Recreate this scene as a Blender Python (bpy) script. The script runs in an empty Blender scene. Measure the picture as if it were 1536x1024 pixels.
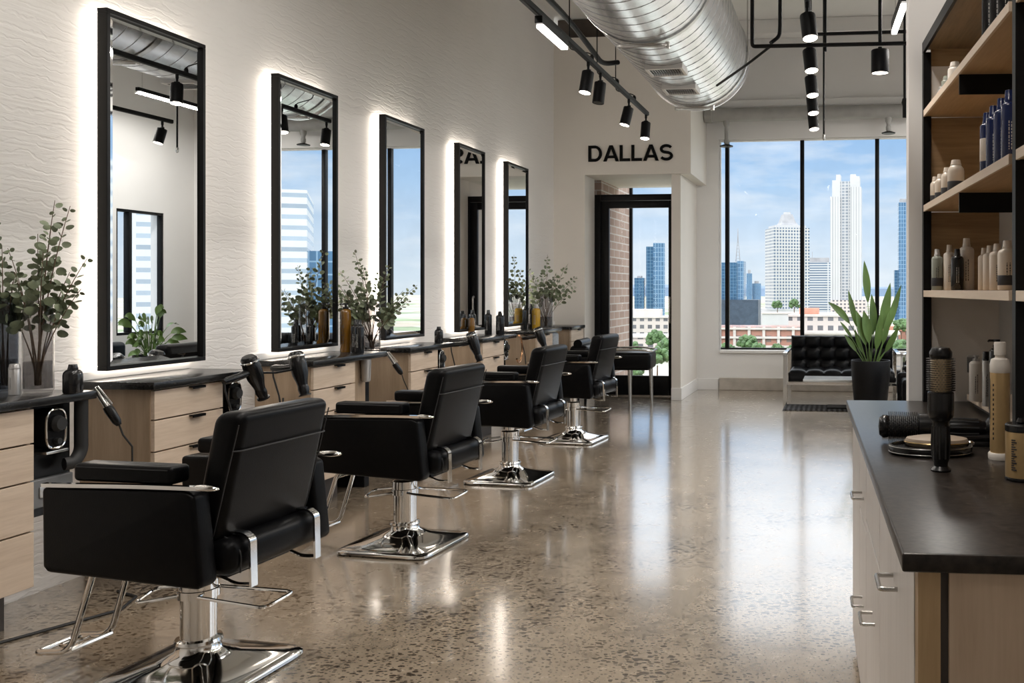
import bpy, bmesh, math, random
from mathutils import Matrix, Vector
PI = math.pi
sc = bpy.context.scene
COL = sc.collection
rnd = random.Random(7)

# ------------------------------------------------------------------ mesh helpers
def T(x=0, y=0, z=0): return Matrix.Translation((x, y, z))
def RZ(a): return Matrix.Rotation(a, 4, 'Z')
def RX(a): return Matrix.Rotation(a, 4, 'X')
def RY(a): return Matrix.Rotation(a, 4, 'Y')
def NB(): return bmesh.new()

def merge(bm, tmp, M=None):
    if M is not None:
        bmesh.ops.transform(tmp, matrix=M, verts=tmp.verts)
    me = bpy.data.meshes.new('tmp'); tmp.to_mesh(me); tmp.free()
    bm.from_mesh(me); bpy.data.meshes.remove(me)
    return bm

def box(bm, lo, hi, bev=0, seg=2, M=None):
    t = NB()
    bmesh.ops.create_cube(t, size=1)
    s = [hi[i]-lo[i] for i in range(3)]; c = [(hi[i]+lo[i])/2 for i in range(3)]
    for v in t.verts:
        v.co = Vector((v.co[i]*s[i]+c[i] for i in range(3)))
    if bev > 0:
        bmesh.ops.bevel(t, geom=list(t.edges), offset=min(bev, min(s)*.49), segments=seg, profile=.5, affect='EDGES')
    return merge(bm, t, M)

def lathe(bm, prof, n=24, M=None):
    t = NB(); rings = []
    for r, z in prof:
        if r < 1e-5: rings.append([t.verts.new((0, 0, z))])
        else: rings.append([t.verts.new((r*math.cos(2*PI*i/n), r*math.sin(2*PI*i/n), z)) for i in range(n)])
    for a, b in zip(rings, rings[1:]):
        for i in range(n):
            j = (i+1) % n
            q = [a[i % len(a)], a[j % len(a)], b[j % len(b)], b[i % len(b)]]
            q = list(dict.fromkeys(q))
            if len(q) > 2:
                try: t.faces.new(q)
                except ValueError: pass
    for rg, f in ((rings[0], True), (rings[-1], False)):
        if len(rg) > 2: t.faces.new(rg[::-1] if f else rg)
    bmesh.ops.recalc_face_normals(t, faces=t.faces)
    return merge(bm, t, M)

def fillet(pts, r, k=5, closed=False):
    pts = [Vector(p) for p in pts]; out = []; n = len(pts)
    for i, p in enumerate(pts):
        if not closed and i in (0, n-1): out.append(p); continue
        a = pts[i-1]-p; b = pts[(i+1) % n]-p
        d = min(r, a.length*.48, b.length*.48)
        a = p+a.normalized()*d; b = p+b.normalized()*d
        for j in range(k+1):
            u = j/k; out.append(a*(1-u)**2+p*2*u*(1-u)+b*u*u)
    return out

def tube(bm, pts, r, n=8, closed=False, M=None, flat=None):
    """round tube (or, with flat=(w,h) a flat bar) along points; r may be a list"""
    pts = [Vector(p) for p in pts]; m = len(pts); t = NB(); rings = []
    tang = []
    for i in range(m):
        a = pts[i-1] if (i > 0 or closed) else pts[i]
        b = pts[(i+1) % m] if (i < m-1 or closed) else pts[i]
        tang.append((b-a).normalized())
    up = Vector((0, 0, 1))
    if abs(tang[0].dot(up)) > .9: up = Vector((0, 1, 0))
    nrm = (up-tang[0]*up.dot(tang[0])).normalized()
    for i in range(m):
        if i:
            nrm = nrm-tang[i]*nrm.dot(tang[i])
            nrm = nrm.normalized() if nrm.length > 1e-6 else tang[i].orthogonal().normalized()
        bi = tang[i].cross(nrm)
        ri = r[i] if isinstance(r, (list, tuple)) else r
        if flat: cs = [(flat[0]/2, flat[1]/2), (-flat[0]/2, flat[1]/2), (-flat[0]/2, -flat[1]/2), (flat[0]/2, -flat[1]/2)]
        else: cs = [(ri*math.cos(2*PI*k/n), ri*math.sin(2*PI*k/n)) for k in range(n)]
        rings.append([t.verts.new(pts[i]+bi*c[0]+nrm*c[1]) for c in cs])
    q = len(rings[0])
    for i in range(m if closed else m-1):
        a, b = rings[i], rings[(i+1) % m]
        for k in range(q):
            t.faces.new((a[k], a[(k+1) % q], b[(k+1) % q], b[k]))
    if not closed:
        t.faces.new(rings[0][::-1]); t.faces.new(rings[-1])
    bmesh.ops.recalc_face_normals(t, faces=t.faces)
    return merge(bm, t, M)

def prism(bm, poly, d0, d1, plane='XZ', bev=0, seg=2, M=None):
    t = NB()
    def P(u, v, w): return {'XZ': (u, w, v), 'XY': (u, v, w), 'YZ': (w, u, v)}[plane]
    a = [t.verts.new(P(u, v, d0)) for u, v in poly]; b = [t.verts.new(P(u, v, d1)) for u, v in poly]
    n = len(poly)
    t.faces.new(a); t.faces.new(b[::-1])
    for i in range(n): t.faces.new((a[i], b[i], b[(i+1) % n], a[(i+1) % n]))
    bmesh.ops.recalc_face_normals(t, faces=t.faces)
    if bev: bmesh.ops.bevel(t, geom=list(t.edges), offset=bev, segments=seg, profile=.5, affect='EDGES')
    return merge(bm, t, M)

def ribbon(bm, pts, w, d0, d1, closed=False, M=None):
    """flat stroke in XZ, extruded along Y"""
    m = len(pts); t = NB(); L = []
    for i in range(m):
        p = Vector(pts[i])
        a = Vector(pts[i-1]) if (i > 0 or closed) else p
        b = Vector(pts[(i+1) % m]) if (i < m-1 or closed) else p
        u = (p-a).normalized() if (p-a).length > 0 else (b-p).normalized()
        v = (b-p).normalized() if (b-p).length > 0 else u
        n1 = Vector((-u.y, u.x)); n2 = Vector((-v.y, v.x)); nn = (n1+n2).normalized()
        k = w/2/max(.5, nn.dot(n1))
        L.append((p+nn*k, p-nn*k))
    V = [[t.verts.new((q.x, y, q.y)) for y in (d0, d1) for q in pr] for pr in L]
    for i in range(m if closed else m-1):
        a, b = V[i], V[(i+1) % m]
        t.faces.new((a[0], a[1], b[1], b[0])); t.faces.new((a[2], b[2], b[3], a[3]))
        t.faces.new((a[0], b[0], b[2], a[2])); t.faces.new((a[1], a[3], b[3], b[1]))
    if not closed:
        for a in (V[0], V[-1]): t.faces.new((a[0], a[2], a[3], a[1]))
    bmesh.ops.recalc_face_normals(t, faces=t.faces)
    return merge(bm, t, M)

def loft(bm, rings, M=None, caps=True):
    t = NB(); R = [[t.verts.new(p) for p in rg] for rg in rings]; n = len(R[0])
    for a, b in zip(R, R[1:]):
        for i in range(n): t.faces.new((a[i], a[(i+1) % n], b[(i+1) % n], b[i]))
    if caps: t.faces.new(R[0][::-1]); t.faces.new(R[-1])
    bmesh.ops.recalc_face_normals(t, faces=t.faces)
    return merge(bm, t, M)

def tufted(bm, w, h, t, nx, ny, M=None, puff=.02, res=7):
    """cushion lying in XY (w by h), thickness t, top surface buttoned in nx by ny squares"""
    b = NB(); NX, NY = nx*res, ny*res
    def z(i, j):
        u = i/NX*nx; v = j/NY*ny
        q = (abs(math.sin(PI*u))*abs(math.sin(PI*v)))**.45
        s = .35*(abs(math.sin(PI*u))**.4+abs(math.sin(PI*v))**.4)/2
        return t-puff+puff*(.65*q+s)
    top = [[b.verts.new((w*(i/NX-.5), h*(j/NY-.5), z(i, j) if 0 < i < NX and 0 < j < NY else t-puff*1.3)) for j in range(NY+1)] for i in range(NX+1)]
    for i in range(NX):
        for j in range(NY): b.faces.new((top[i][j], top[i+1][j], top[i+1][j+1], top[i][j+1]))
    edge = [top[i][0] for i in range(NX+1)]+[top[NX][j] for j in range(1, NY+1)]+[top[i][NY] for i in range(NX-1, -1, -1)]+[top[0][j] for j in range(NY-1, 0, -1)]
    low = [b.verts.new((v.co.x, v.co.y, 0)) for v in edge]; n = len(edge)
    for i in range(n): b.faces.new((edge[i], low[i], low[(i+1) % n], edge[(i+1) % n]))
    b.faces.new(low)
    bmesh.ops.recalc_face_normals(b, faces=b.faces)
    return merge(bm, b, M)

def obj(name, bm, m, parent=None, loc=None, rz=0, smooth=40):
    me = bpy.data.meshes.new(name); bm.to_mesh(me); bm.free()
    if smooth:
        me.shade_smooth(); me.set_sharp_from_angle(angle=math.radians(smooth))
    for mm in (m if isinstance(m, (list, tuple)) else [m]): me.materials.append(mm)
    o = bpy.data.objects.new(name, me); COL.objects.link(o)
    if parent is not None: o.parent = parent
    if loc is not None: o.location = loc
    if rz: o.rotation_euler = (0, 0, rz)
    return o

def tag(o, label, cat, group=None, kind=None):
    if label: o['label'] = label
    if cat: o['category'] = cat
    if group: o['group'] = group
    if kind: o['kind'] = kind
    return o

def thing(name, label, cat, loc=(0, 0, 0), rz=0, group=None):
    o = bpy.data.objects.new(name, None); COL.objects.link(o)
    o.location = loc; o.rotation_euler = (0, 0, rz); o.empty_display_size = .1
    return tag(o, label, cat, group)

def struct(name, bm, m, parent=None, label=None, **k):
    o = obj(name, bm, m, parent, **k)
    if parent is None: o['kind'] = 'structure'
    if label: o['label'] = label
    return o

def dup(root, loc, rz, label, group=None):
    r = root.copy(); COL.objects.link(r); r.location = loc; r.rotation_euler = (0, 0, rz); r['label'] = label
    if group: r['group'] = group
    for ch in list(root.children):
        c = ch.copy(); COL.objects.link(c); c.parent = r
        for g in list(ch.children):
            d = g.copy(); COL.objects.link(d); d.parent = c
    return r

# ------------------------------------------------------------------ materials
def nt(name):
    m = bpy.data.materials.new(name); m.use_nodes = True
    n = m.node_tree.nodes; l = m.node_tree.links
    return m, n, l, n['Principled BSDF']

def node(n, typ, **kw):
    x = n.new(typ)
    for k, v in kw.items():
        if k in x.inputs: x.inputs[k].default_value = v
        else: setattr(x, k, v)
    return x

def coords(n, l, scale=(1, 1, 1), rot=(0, 0, 0)):
    tc = n.new('ShaderNodeTexCoord'); mp = n.new('ShaderNodeMapping')
    mp.inputs['Scale'].default_value = scale; mp.inputs['Rotation'].default_value = rot
    l.new(tc.outputs['Object'], mp.inputs['Vector']); return mp.outputs['Vector']

def ramp(n, l, src, stops, interp='LINEAR'):
    r = n.new('ShaderNodeValToRGB'); e = r.color_ramp.elements; r.color_ramp.interpolation = interp
    while len(e) < len(stops): e.new(.5)
    for x, (p, c) in zip(e, stops):
        x.position = p; x.color = (*c, 1) if len(c) == 3 else c
    l.new(src, r.inputs['Fac']); return r.outputs['Color']

def bump(n, l, src, p, strength=.2, dist=.01):
    b = n.new('ShaderNodeBump'); b.inputs['Strength'].default_value = strength; b.inputs['Distance'].default_value = dist
    l.new(src, b.inputs['Height']); l.new(b.outputs['Normal'], p.inputs['Normal'])

def mat(name, col, rough=.5, metal=0, spec=.5, var=.06, scale=9, stretch=(1, 1, 1), bmp=0, bscale=60, coat=0, emit=None):
    m, n, l, p = nt(name)
    v = coords(n, l, stretch)
    nz = node(n, 'ShaderNodeTexNoise', Scale=scale, Detail=4.0); l.new(v, nz.inputs['Vector'])
    a = tuple(c*(1-var) for c in col); b = tuple(min(1, c*(1+var)) for c in col)
    l.new(ramp(n, l, nz.outputs['Fac'], [(.3, a), (.7, b)]), p.inputs['Base Color'])
    p.inputs['Roughness'].default_value = rough; p.inputs['Metallic'].default_value = metal
    p.inputs['Specular IOR Level'].default_value = spec; p.inputs['Coat Weight'].default_value = coat
    if bmp:
        nb = node(n, 'ShaderNodeTexNoise', Scale=bscale, Detail=3.0); l.new(v, nb.inputs['Vector'])
        bump(n, l, nb.outputs['Fac'], p, bmp, .004)
    if emit:
        p.inputs['Emission Color'].default_value = (*emit[0], 1); p.inputs['Emission Strength'].default_value = emit[1]
    return m

def wood(name, c0, c1, axis='Y', rough=.45, scale=1.0):
    m, n, l, p = nt(name)
    st = {'Y': (22, 1.6, 22), 'Z': (22, 22, 1.6), 'X': (1.6, 22, 22)}[axis]
    v = coords(n, l, tuple(s*scale for s in st))
    a = node(n, 'ShaderNodeTexNoise', Scale=1.0, Detail=6.0, Roughness=.65, Distortion=.6); l.new(v, a.inputs['Vector'])
    b = node(n, 'ShaderNodeTexNoise', Scale=6.0, Detail=3.0); l.new(v, b.inputs['Vector'])
    mx = node(n, 'ShaderNodeMath', operation='MULTIPLY_ADD'); mx.inputs[1].default_value = .35
    l.new(b.outputs['Fac'], mx.inputs[0]); l.new(a.outputs['Fac'], mx.inputs[2])
    l.new(ramp(n, l, mx.outputs[0], [(.42, c0), (.62, tuple((x+y)/2 for x, y in zip(c0, c1))), (.85, c1)]), p.inputs['Base Color'])
    p.inputs['Roughness'].default_value = rough
    bump(n, l, a.outputs['Fac'], p, .08, .002)
    return m

def thin_glass(name, tint, ior=1.45, rough=0.0, boost=1.0):
    m = bpy.data.materials.new(name); m.use_nodes = True; n = m.node_tree.nodes; l = m.node_tree.links
    n.clear(); o = n.new('ShaderNodeOutputMaterial'); mx = n.new('ShaderNodeMixShader')
    tr = n.new('ShaderNodeBsdfTransparent'); gl = n.new('ShaderNodeBsdfGlossy'); lw = n.new('ShaderNodeLayerWeight'); lw.inputs['Blend'].default_value = .5; fr = node(n, 'ShaderNodeMath', operation='POWER'); fr.inputs[1].default_value = 4.0; f2 = node(n, 'ShaderNodeMath', operation='MULTIPLY_ADD'); f2.inputs[1].default_value = .75; f2.inputs[2].default_value = ((ior-1)/(ior+1))**2; l.new(lw.outputs['Facing'], fr.inputs[0]); l.new(fr.outputs[0], f2.inputs[0])
    v = coords(n, l); nz = node(n, 'ShaderNodeTexNoise', Scale=3.0); l.new(v, nz.inputs['Vector'])
    l.new(ramp(n, l, nz.outputs['Fac'], [(.3, tuple(c*.97 for c in tint)), (.7, tint)]), tr.inputs['Color'])
    gl.inputs['Roughness'].default_value = rough
    l.new(f2.outputs[0], mx.inputs[0]); l.new(tr.outputs[0], mx.inputs[1]); l.new(gl.outputs[0], mx.inputs[2])
    l.new(mx.outputs[0], o.inputs['Surface']); return m

def glow(name, col, s):
    m = bpy.data.materials.new(name); m.use_nodes = True; n = m.node_tree.nodes; l = m.node_tree.links
    n.clear(); o = n.new('ShaderNodeOutputMaterial'); e = n.new('ShaderNodeEmission')
    v = coords(n, l); nz = node(n, 'ShaderNodeTexNoise', Scale=2.0); l.new(v, nz.inputs['Vector'])
    l.new(ramp(n, l, nz.outputs['Fac'], [(.3, tuple(c*.97 for c in col)), (.7, col)]), e.inputs['Color'])
    e.inputs['Strength'].default_value = s; l.new(e.outputs[0], o.inputs['Surface']); return m

def facade(name, wall, win, bw, bh, mortar, rough=.5, wrough=.15):
    """window grid on any upright wall of a distant building"""
    m, n, l, p = nt(name)
    tc = n.new('ShaderNodeTexCoord'); sp = n.new('ShaderNodeSeparateXYZ'); l.new(tc.outputs['Object'], sp.inputs[0])
    ad = node(n, 'ShaderNodeMath', operation='ADD'); l.new(sp.outputs['X'], ad.inputs[0]); l.new(sp.outputs['Y'], ad.inputs[1])
    cb = n.new('ShaderNodeCombineXYZ'); l.new(ad.outputs[0], cb.inputs['X']); l.new(sp.outputs['Z'], cb.inputs['Y'])
    br = n.new('ShaderNodeTexBrick'); br.offset = 0; br.squash = 1
    br.inputs['Scale'].default_value = 1; br.inputs['Brick Width'].default_value = bw; br.inputs['Row Height'].default_value = bh
    br.inputs['Mortar Size'].default_value = mortar; br.inputs['Mortar Smooth'].default_value = .05
    br.inputs['Color1'].default_value = (*win, 1); br.inputs['Color2'].default_value = (*[c*.75 for c in win], 1); br.inputs['Mortar'].default_value = (*wall, 1)
    l.new(cb.outputs[0], br.inputs['Vector']); l.new(br.outputs['Color'], p.inputs['Base Color'])
    rr = ramp(n, l, br.outputs['Fac'], [(0, (wrough,)*3), (1, (rough,)*3)]); l.new(rr, p.inputs['Roughness'])
    return m

M = {}
M['white'] = mat('white_paint', (.80, .79, .775), .55, var=.015, scale=2, bmp=.03)
M['offwhite'] = mat('warm_paint', (.74, .70, .645), .6, var=.02, scale=2, bmp=.03)
M['ceil'] = mat('ceiling_paint', (.70, .69, .67), .8, var=.03, scale=1.5)
M['dark_plenum'] = mat('dark_plenum', (.07, .055, .045), .85, var=.3, scale=4)
M['concrete_base'] = mat('concrete_plinth', (.46, .42, .37), .7, var=.15, scale=7, bmp=.1)
M['black_metal'] = mat('black_metal', (.005, .005, .0055), .42, 0, .16, var=.2, scale=20)
M['frame_black'] = mat('mirror_frame_black', (.006, .0053, .005), .38, 0, .25, var=.2, scale=12)
M['leather'] = mat('black_leather', (.003, .003, .0035), .34, 0, .11, var=.2, scale=30, bmp=.12, bscale=260)
M['leather_seam'] = mat('leather_seam', (.011, .011, .012), .55, var=.2, scale=40)
M['chrome'] = mat('chrome', (.80, .79, .77), .07, 1, var=.02)
M['steel'] = mat('brushed_steel', (.55, .54, .52), .25, 1, var=.05, scale=30)
M['stone'] = mat('black_stone', (.014, .0135, .013), .24, 0, .5, var=.6, scale=70, bmp=.04, bscale=90)
M['stone_warm'] = mat('dark_honed_counter', (.020, .016, .0135), .28, 0, .3, var=.6, scale=60, bmp=.05, bscale=110)
M['oak_front'] = wood('pale_oak_front', (.50, .385, .285), (.66, .535, .42), 'Y', .5)
M['oak_side'] = wood('oak_carcass', (.275, .195, .125), (.40, .295, .20), 'Z', .5)
M['oak_edge'] = wood('oak_edge', (.36, .24, .12), (.48, .34, .19), 'Z', .5)
M['oak_shelf'] = wood('oak_shelf', (.36, .235, .125), (.52, .36, .21), 'Y', .5)
M['oak_shelf_edge'] = wood('oak_shelf_edge', (.62, .50, .38), (.74, .62, .50), 'Y', .5)
M['oak_panel'] = wood('oak_panel', (.19, .115, .055), (.44, .30, .16), 'X', .5, .7)
M['oak_dark'] = wood('smoked_oak', (.10, .07, .04), (.22, .155, .09), 'Y', .5)
M['white_front'] = wood('limed_front', (.74, .71, .69), (.82, .79, .775), 'Z', .42)
M['end_panel'] = wood('end_panel_oak', (.44, .33, .235), (.55, .43, .32), 'Z', .5)
M['kick'] = mat('toe_kick', (.07, .06, .055), .6, var=.2)
M['plastic'] = mat('black_plastic', (.007, .007, .0075), .25, 0, .4, var=.2, scale=20)
M['rubber'] = mat('black_rubber', (.012, .012, .012), .6, var=.2)
M['grey_plate'] = mat('grey_plate', (.16, .165, .17), .4, var=.1)
M['mirror'] = mat('mirror_silver', (.90, .92, .93), .004, 1, var=.005)
M['bevel'] = mat('mirror_bevel', (.93, .95, .96), .03, 1, var=.005)
M['led'] = glow('halo_led', (1.0, .89, .77), 7.5)
M['led_line'] = glow('linear_led', (1.0, .95, .89), 6.0)
M['lens'] = glow('spot_lens', (1.0, .89, .76), 10.0)
M['duct'] = mat('galvanised_steel', (.78, .79, .81), .27, 1, var=.12, scale=5, bmp=.04, bscale=8)
M['duct_seam'] = mat('duct_seam', (.36, .36, .37), .35, 1, var=.1)
M['pipe_grey'] = mat('painted_grey_pipe', (.36, .355, .34), .45, var=.08)
M['pane'] = thin_glass('window_pane', (.985, .99, .995), 1.08)
M['smoke_glass'] = thin_glass('smoked_glass', (.84, .83, .825), 1.45)
M['dark_glass'] = thin_glass('dark_smoked_glass', (.62, .64, .67), 1.5)
M['clear_glass'] = thin_glass('clear_grey_glass', (.84, .84, .83), 1.5)
M['water'] = thin_glass('dark_water', (.62, .62, .63), 1.2)
M['leaf'] = mat('eucalyptus_leaf', (.20, .235, .145), .5, var=.4, scale=14)
M['leaf_green'] = mat('glossy_leaf', (.105, .185, .045), .38, var=.4, scale=6, stretch=(1, 1, .4))
M['bush_leaf'] = mat('bush_leaf', (.07, .17, .04), .45, var=.5, scale=8)
M['twig'] = mat('twig_brown', (.14, .085, .05), .6, var=.3)
M['soil'] = mat('bark_chips', (.30, .20, .12), .85, var=.6, scale=40, bmp=.5, bscale=50)
M['pot_black'] = mat('black_planter', (.006, .006, .007), .42, 0, .2, var=.2)
M['amber'] = mat('amber_glass', (.23, .105, .012), .08, var=.2, scale=6, coat=.6)
M['yellow'] = mat('yellow_liquid', (.62, .36, .03), .12, var=.1, coat=.5)
M['bottle_black'] = mat('black_bottle', (.013, .013, .014), .16, var=.2)
M['bottle_white'] = mat('white_bottle', (.72, .67, .61), .3, var=.03)
M['bottle_cream'] = mat('cream_bottle', (.66, .585, .50), .32, var=.04)
M['bottle_navy'] = mat('navy_bottle', (.012, .022, .085), .18, var=.2)
M['bottle_sage'] = mat('sage_bottle', (.27, .29, .25), .2, var=.1, coat=.4)
M['bottle_gold'] = mat('gold_bottle', (.50, .345, .165), .28, .35, var=.1)
M['silver'] = mat('silver_plastic', (.50, .49, .48), .3, .6, var=.05)
M['print_dark'] = mat('label_ink', (.03, .03, .035), .5, var=.2)
M['print_light'] = mat('label_light', (.55, .54, .52), .5, var=.1)
M['bristle'] = mat('brush_bristle', (.02, .017, .014), .35, var=.3)
M['barrel'] = mat('brush_barrel', (.30, .235, .15), .3, .6, var=.1)
M['tan'] = mat('tan_leather', (.30, .235, .175), .45, var=.12, bmp=.1)
M['brass'] = mat('brass', (.55, .40, .20), .25, 1, var=.1)
M['towel'] = mat('grey_towel', (.36, .39, .42), .9, var=.15, scale=40, bmp=.5, bscale=120)
M['copper'] = mat('copper', (.55, .30, .16), .25, 1, var=.1)
M['letter'] = mat('black_letter', (.003, .003, .003), .5, 0, .1, var=.2)
M['table_top'] = mat('pale_table_glass', (.62, .65, .67), .10, var=.03)

# painted rough plaster of the mirror wall
def plaster():
    m, n, l, p = nt('rough_painted_brick')
    v = coords(n, l, (1, 1, 1))
    big = node(n, 'ShaderNodeTexNoise', Scale=1.1, Detail=3.0); l.new(v, big.inputs['Vector'])
    l.new(ramp(n, l, big.outputs['Fac'], [(.3, (.77, .745, .715)), (.7, (.81, .785, .755))]), p.inputs['Base Color'])
    p.inputs['Roughness'].default_value = .55
    v2 = coords(n, l, (1, 1.9, 21), (math.radians(-5), 0, 0))
    a = node(n, 'ShaderNodeTexNoise', Scale=1.0, Detail=5.0, Roughness=.62, Distortion=1.3); l.new(v2, a.inputs['Vector'])
    v3 = coords(n, l, (1, 1, 1))
    w = node(n, 'ShaderNodeTexWave', Scale=6.2, Distortion=7.0, Detail=3.0); w.bands_direction = 'Z'; w.inputs['Detail Scale'].default_value = 1.1; l.new(v3, w.inputs['Vector'])
    rw = ramp(n, l, w.outputs['Fac'], [(0, (.25,)*3), (.16, (1,)*3), (1, (.86,)*3)])
    f = node(n, 'ShaderNodeTexNoise', Scale=26.0, Detail=5.0); l.new(v3, f.inputs['Vector'])
    m1 = node(n, 'ShaderNodeMath', operation='MULTIPLY_ADD'); m1.inputs[1].default_value = .30
    l.new(rw, m1.inputs[0]); l.new(a.outputs['Fac'], m1.inputs[2])
    m2 = node(n, 'ShaderNodeMath', operation='MULTIPLY_ADD'); m2.inputs[1].default_value = .10
    l.new(f.outputs['Fac'], m2.inputs[0]); l.new(m1.outputs[0], m2.inputs[2])
    bump(n, l, m2.outputs[0], p, .5, .010)
    return m
M['plaster'] = plaster()

def floor_mat():
    m, n, l, p = nt('polished_concrete')
    v = coords(n, l, (1, 1, 1))
    big = node(n, 'ShaderNodeTexNoise', Scale=.9, Detail=5.0, Roughness=.6); l.new(v, big.inputs['Vector'])
    mid = node(n, 'ShaderNodeTexNoise', Scale=11.0, Detail=8.0, Roughness=.7); l.new(v, mid.inputs['Vector'])
    c1 = ramp(n, l, big.outputs['Fac'], [(.30, (.25, .20, .145)), (.70, (.36, .295, .22))])
    c2 = ramp(n, l, mid.outputs['Fac'], [(.30, (.70, .69, .68)), (.50, (.95, .94, .93)), (.72, (1.16, 1.15, 1.13))])
    mx = node(n, 'ShaderNodeMix', data_type='RGBA', blend_type='MULTIPLY'); mx.inputs['Factor'].default_value = 1
    l.new(c1, mx.inputs['A']); l.new(c2, mx.inputs['B'])
    # dark pores, stretched a little
    cl = node(n, 'ShaderNodeTexNoise', Scale=1.7, Detail=4.0, Roughness=.6); l.new(v, cl.inputs['Vector'])
    wob = node(n, 'ShaderNodeTexNoise', Scale=30.0, Detail=2.0); l.new(v, wob.inputs['Vector'])
    def pores(sx, sy, lo, hi, rot):
        vo = n.new('ShaderNodeTexVoronoi'); vo.inputs['Scale'].default_value = 1; vo.voronoi_dimensions = '2D'
        mv = node(n, 'ShaderNodeMix', data_type='VECTOR'); mv.inputs['Factor'].default_value = .04
        cv = coords(n, l, (sx, sy, 1), (0, 0, rot)); av = node(n, 'ShaderNodeVectorMath', operation='MULTIPLY_ADD'); av.inputs[1].default_value = (.35, .35, 0)
        l.new(wob.outputs['Color'], av.inputs[0]); l.new(cv, av.inputs[2]); l.new(av.outputs[0], vo.inputs['Vector'])
        se_ = n.new('ShaderNodeSeparateColor'); l.new(vo.outputs['Color'], se_.inputs[0])
        th = node(n, 'ShaderNodeMath', operation='MULTIPLY'); l.new(se_.outputs[0], th.inputs[0])
        l.new(ramp(n, l, cl.outputs['Fac'], [(.36, (lo,)*3), (.66, (hi,)*3)]), th.inputs[1])
        df = node(n, 'ShaderNodeMath', operation='SUBTRACT'); l.new(vo.outputs['Distance'], df.inputs[0]); l.new(th.outputs[0], df.inputs[1])
        return ramp(n, l, df.outputs[0], [(0, (.17, .14, .11)), (.05, (1, 1, 1))])
    pa, pb = pores(21, 33, .04, .42, .3), pores(38, 60, .10, .42, -.2)
    pm = node(n, 'ShaderNodeMix', data_type='RGBA', blend_type='MULTIPLY'); pm.inputs['Factor'].default_value = 1
    l.new(pa, pm.inputs['A']); l.new(pb, pm.inputs['B']); pore = pm.outputs['Result']
    m2 = node(n, 'ShaderNodeMix', data_type='RGBA', blend_type='MULTIPLY'); m2.inputs['Factor'].default_value = 1
    l.new(mx.outputs['Result'], m2.inputs['A']); l.new(pore, m2.inputs['B'])
    l.new(m2.outputs['Result'], p.inputs['Base Color'])
    l.new(ramp(n, l, mid.outputs['Fac'], [(.3, (.17,)*3), (.7, (.30,)*3)]), p.inputs['Roughness'])
    p.inputs['Specular IOR Level'].default_value = .6
    p.inputs['Coat Weight'].default_value = 1; p.inputs['Coat Roughness'].default_value = .13; p.inputs['Coat IOR'].default_value = 2.3
    return m
M['floor'] = floor_mat()

def brick_mat():
    m, n, l, p = nt('brown_brick')
    tc = n.new('ShaderNodeTexCoord'); sp = n.new('ShaderNodeSeparateXYZ'); l.new(tc.outputs['Object'], sp.inputs[0])
    ad = node(n, 'ShaderNodeMath', operation='ADD'); l.new(sp.outputs['X'], ad.inputs[0]); l.new(sp.outputs['Y'], ad.inputs[1])
    cb = n.new('ShaderNodeCombineXYZ'); l.new(ad.outputs[0], cb.inputs['X']); l.new(sp.outputs['Z'], cb.inputs['Y'])
    br = n.new('ShaderNodeTexBrick'); br.inputs['Scale'].default_value = 1
    br.inputs['Brick Width'].default_value = .30; br.inputs['Row Height'].default_value = .105; br.inputs['Mortar Size'].default_value = .009
    br.inputs['Color1'].default_value = (.32, .215, .17, 1); br.inputs['Color2'].default_value = (.42, .30, .245, 1); br.inputs['Mortar'].default_value = (.55, .50, .46, 1)
    l.new(cb.outputs[0], br.inputs['Vector']); l.new(br.outputs['Color'], p.inputs['Base Color']); p.inputs['Roughness'].default_value = .85
    return m
M['brick'] = brick_mat()

def rug_mat():
    m, n, l, p = nt('ribbed_black_rug')
    w = node(n, 'ShaderNodeTexWave', Scale=5.5, Distortion=1.5, Detail=2.0); w.bands_direction = 'X'; l.new(coords(n, l), w.inputs['Vector'])
    l.new(ramp(n, l, w.outputs['Fac'], [(.3, (.012, .012, .013)), (.8, (.075, .075, .08))]), p.inputs['Base Color']); p.inputs['Roughness'].default_value = .9
    bump(n, l, w.outputs['Fac'], p, .6, .01); return m
M['rug'] = rug_mat()

def ground_mat():
    m, n, l, p = nt('city_ground')
    v = coords(n, l, (.012, .012, .012))
    vo = n.new('ShaderNodeTexVoronoi'); vo.inputs['Scale'].default_value = 2.6; l.new(v, vo.inputs['Vector'])
    a = node(n, 'ShaderNodeTexNoise', Scale=3.0, Detail=6.0); l.new(v, a.inputs['Vector'])
    c = ramp(n, l, vo.outputs['Color'], [(0, (.20, .24, .12)), (.3, (.42, .33, .28)), (.5, (.50, .47, .44)), (.72, (.15, .21, .09)), (1, (.55, .50, .47))])
    mx = node(n, 'ShaderNodeMix', data_type='RGBA', blend_type='MULTIPLY'); mx.inputs['Factor'].default_value = .8
    l.new(c, mx.inputs['A']); l.new(ramp(n, l, a.outputs['Fac'], [(.35, (.6, .6, .6)), (.65, (1.1, 1.1, 1.1))]), mx.inputs['B'])
    l.new(mx.outputs['Result'], p.inputs['Base Color']); p.inputs['Roughness'].default_value = .9
    return m
M['ground'] = ground_mat()
# ------------------------------------------------------------------ the setting
XW, YD, YB, ZC = -3.55, 11.15, 12.45, 4.70
def boxes(name, m, bl, parent=None, bev=0, label=None, smooth=0):
    b = NB()
    for lo, hi in bl: box(b, lo, hi, bev)
    return struct(name, b, m, parent, label, smooth=smooth)

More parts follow.
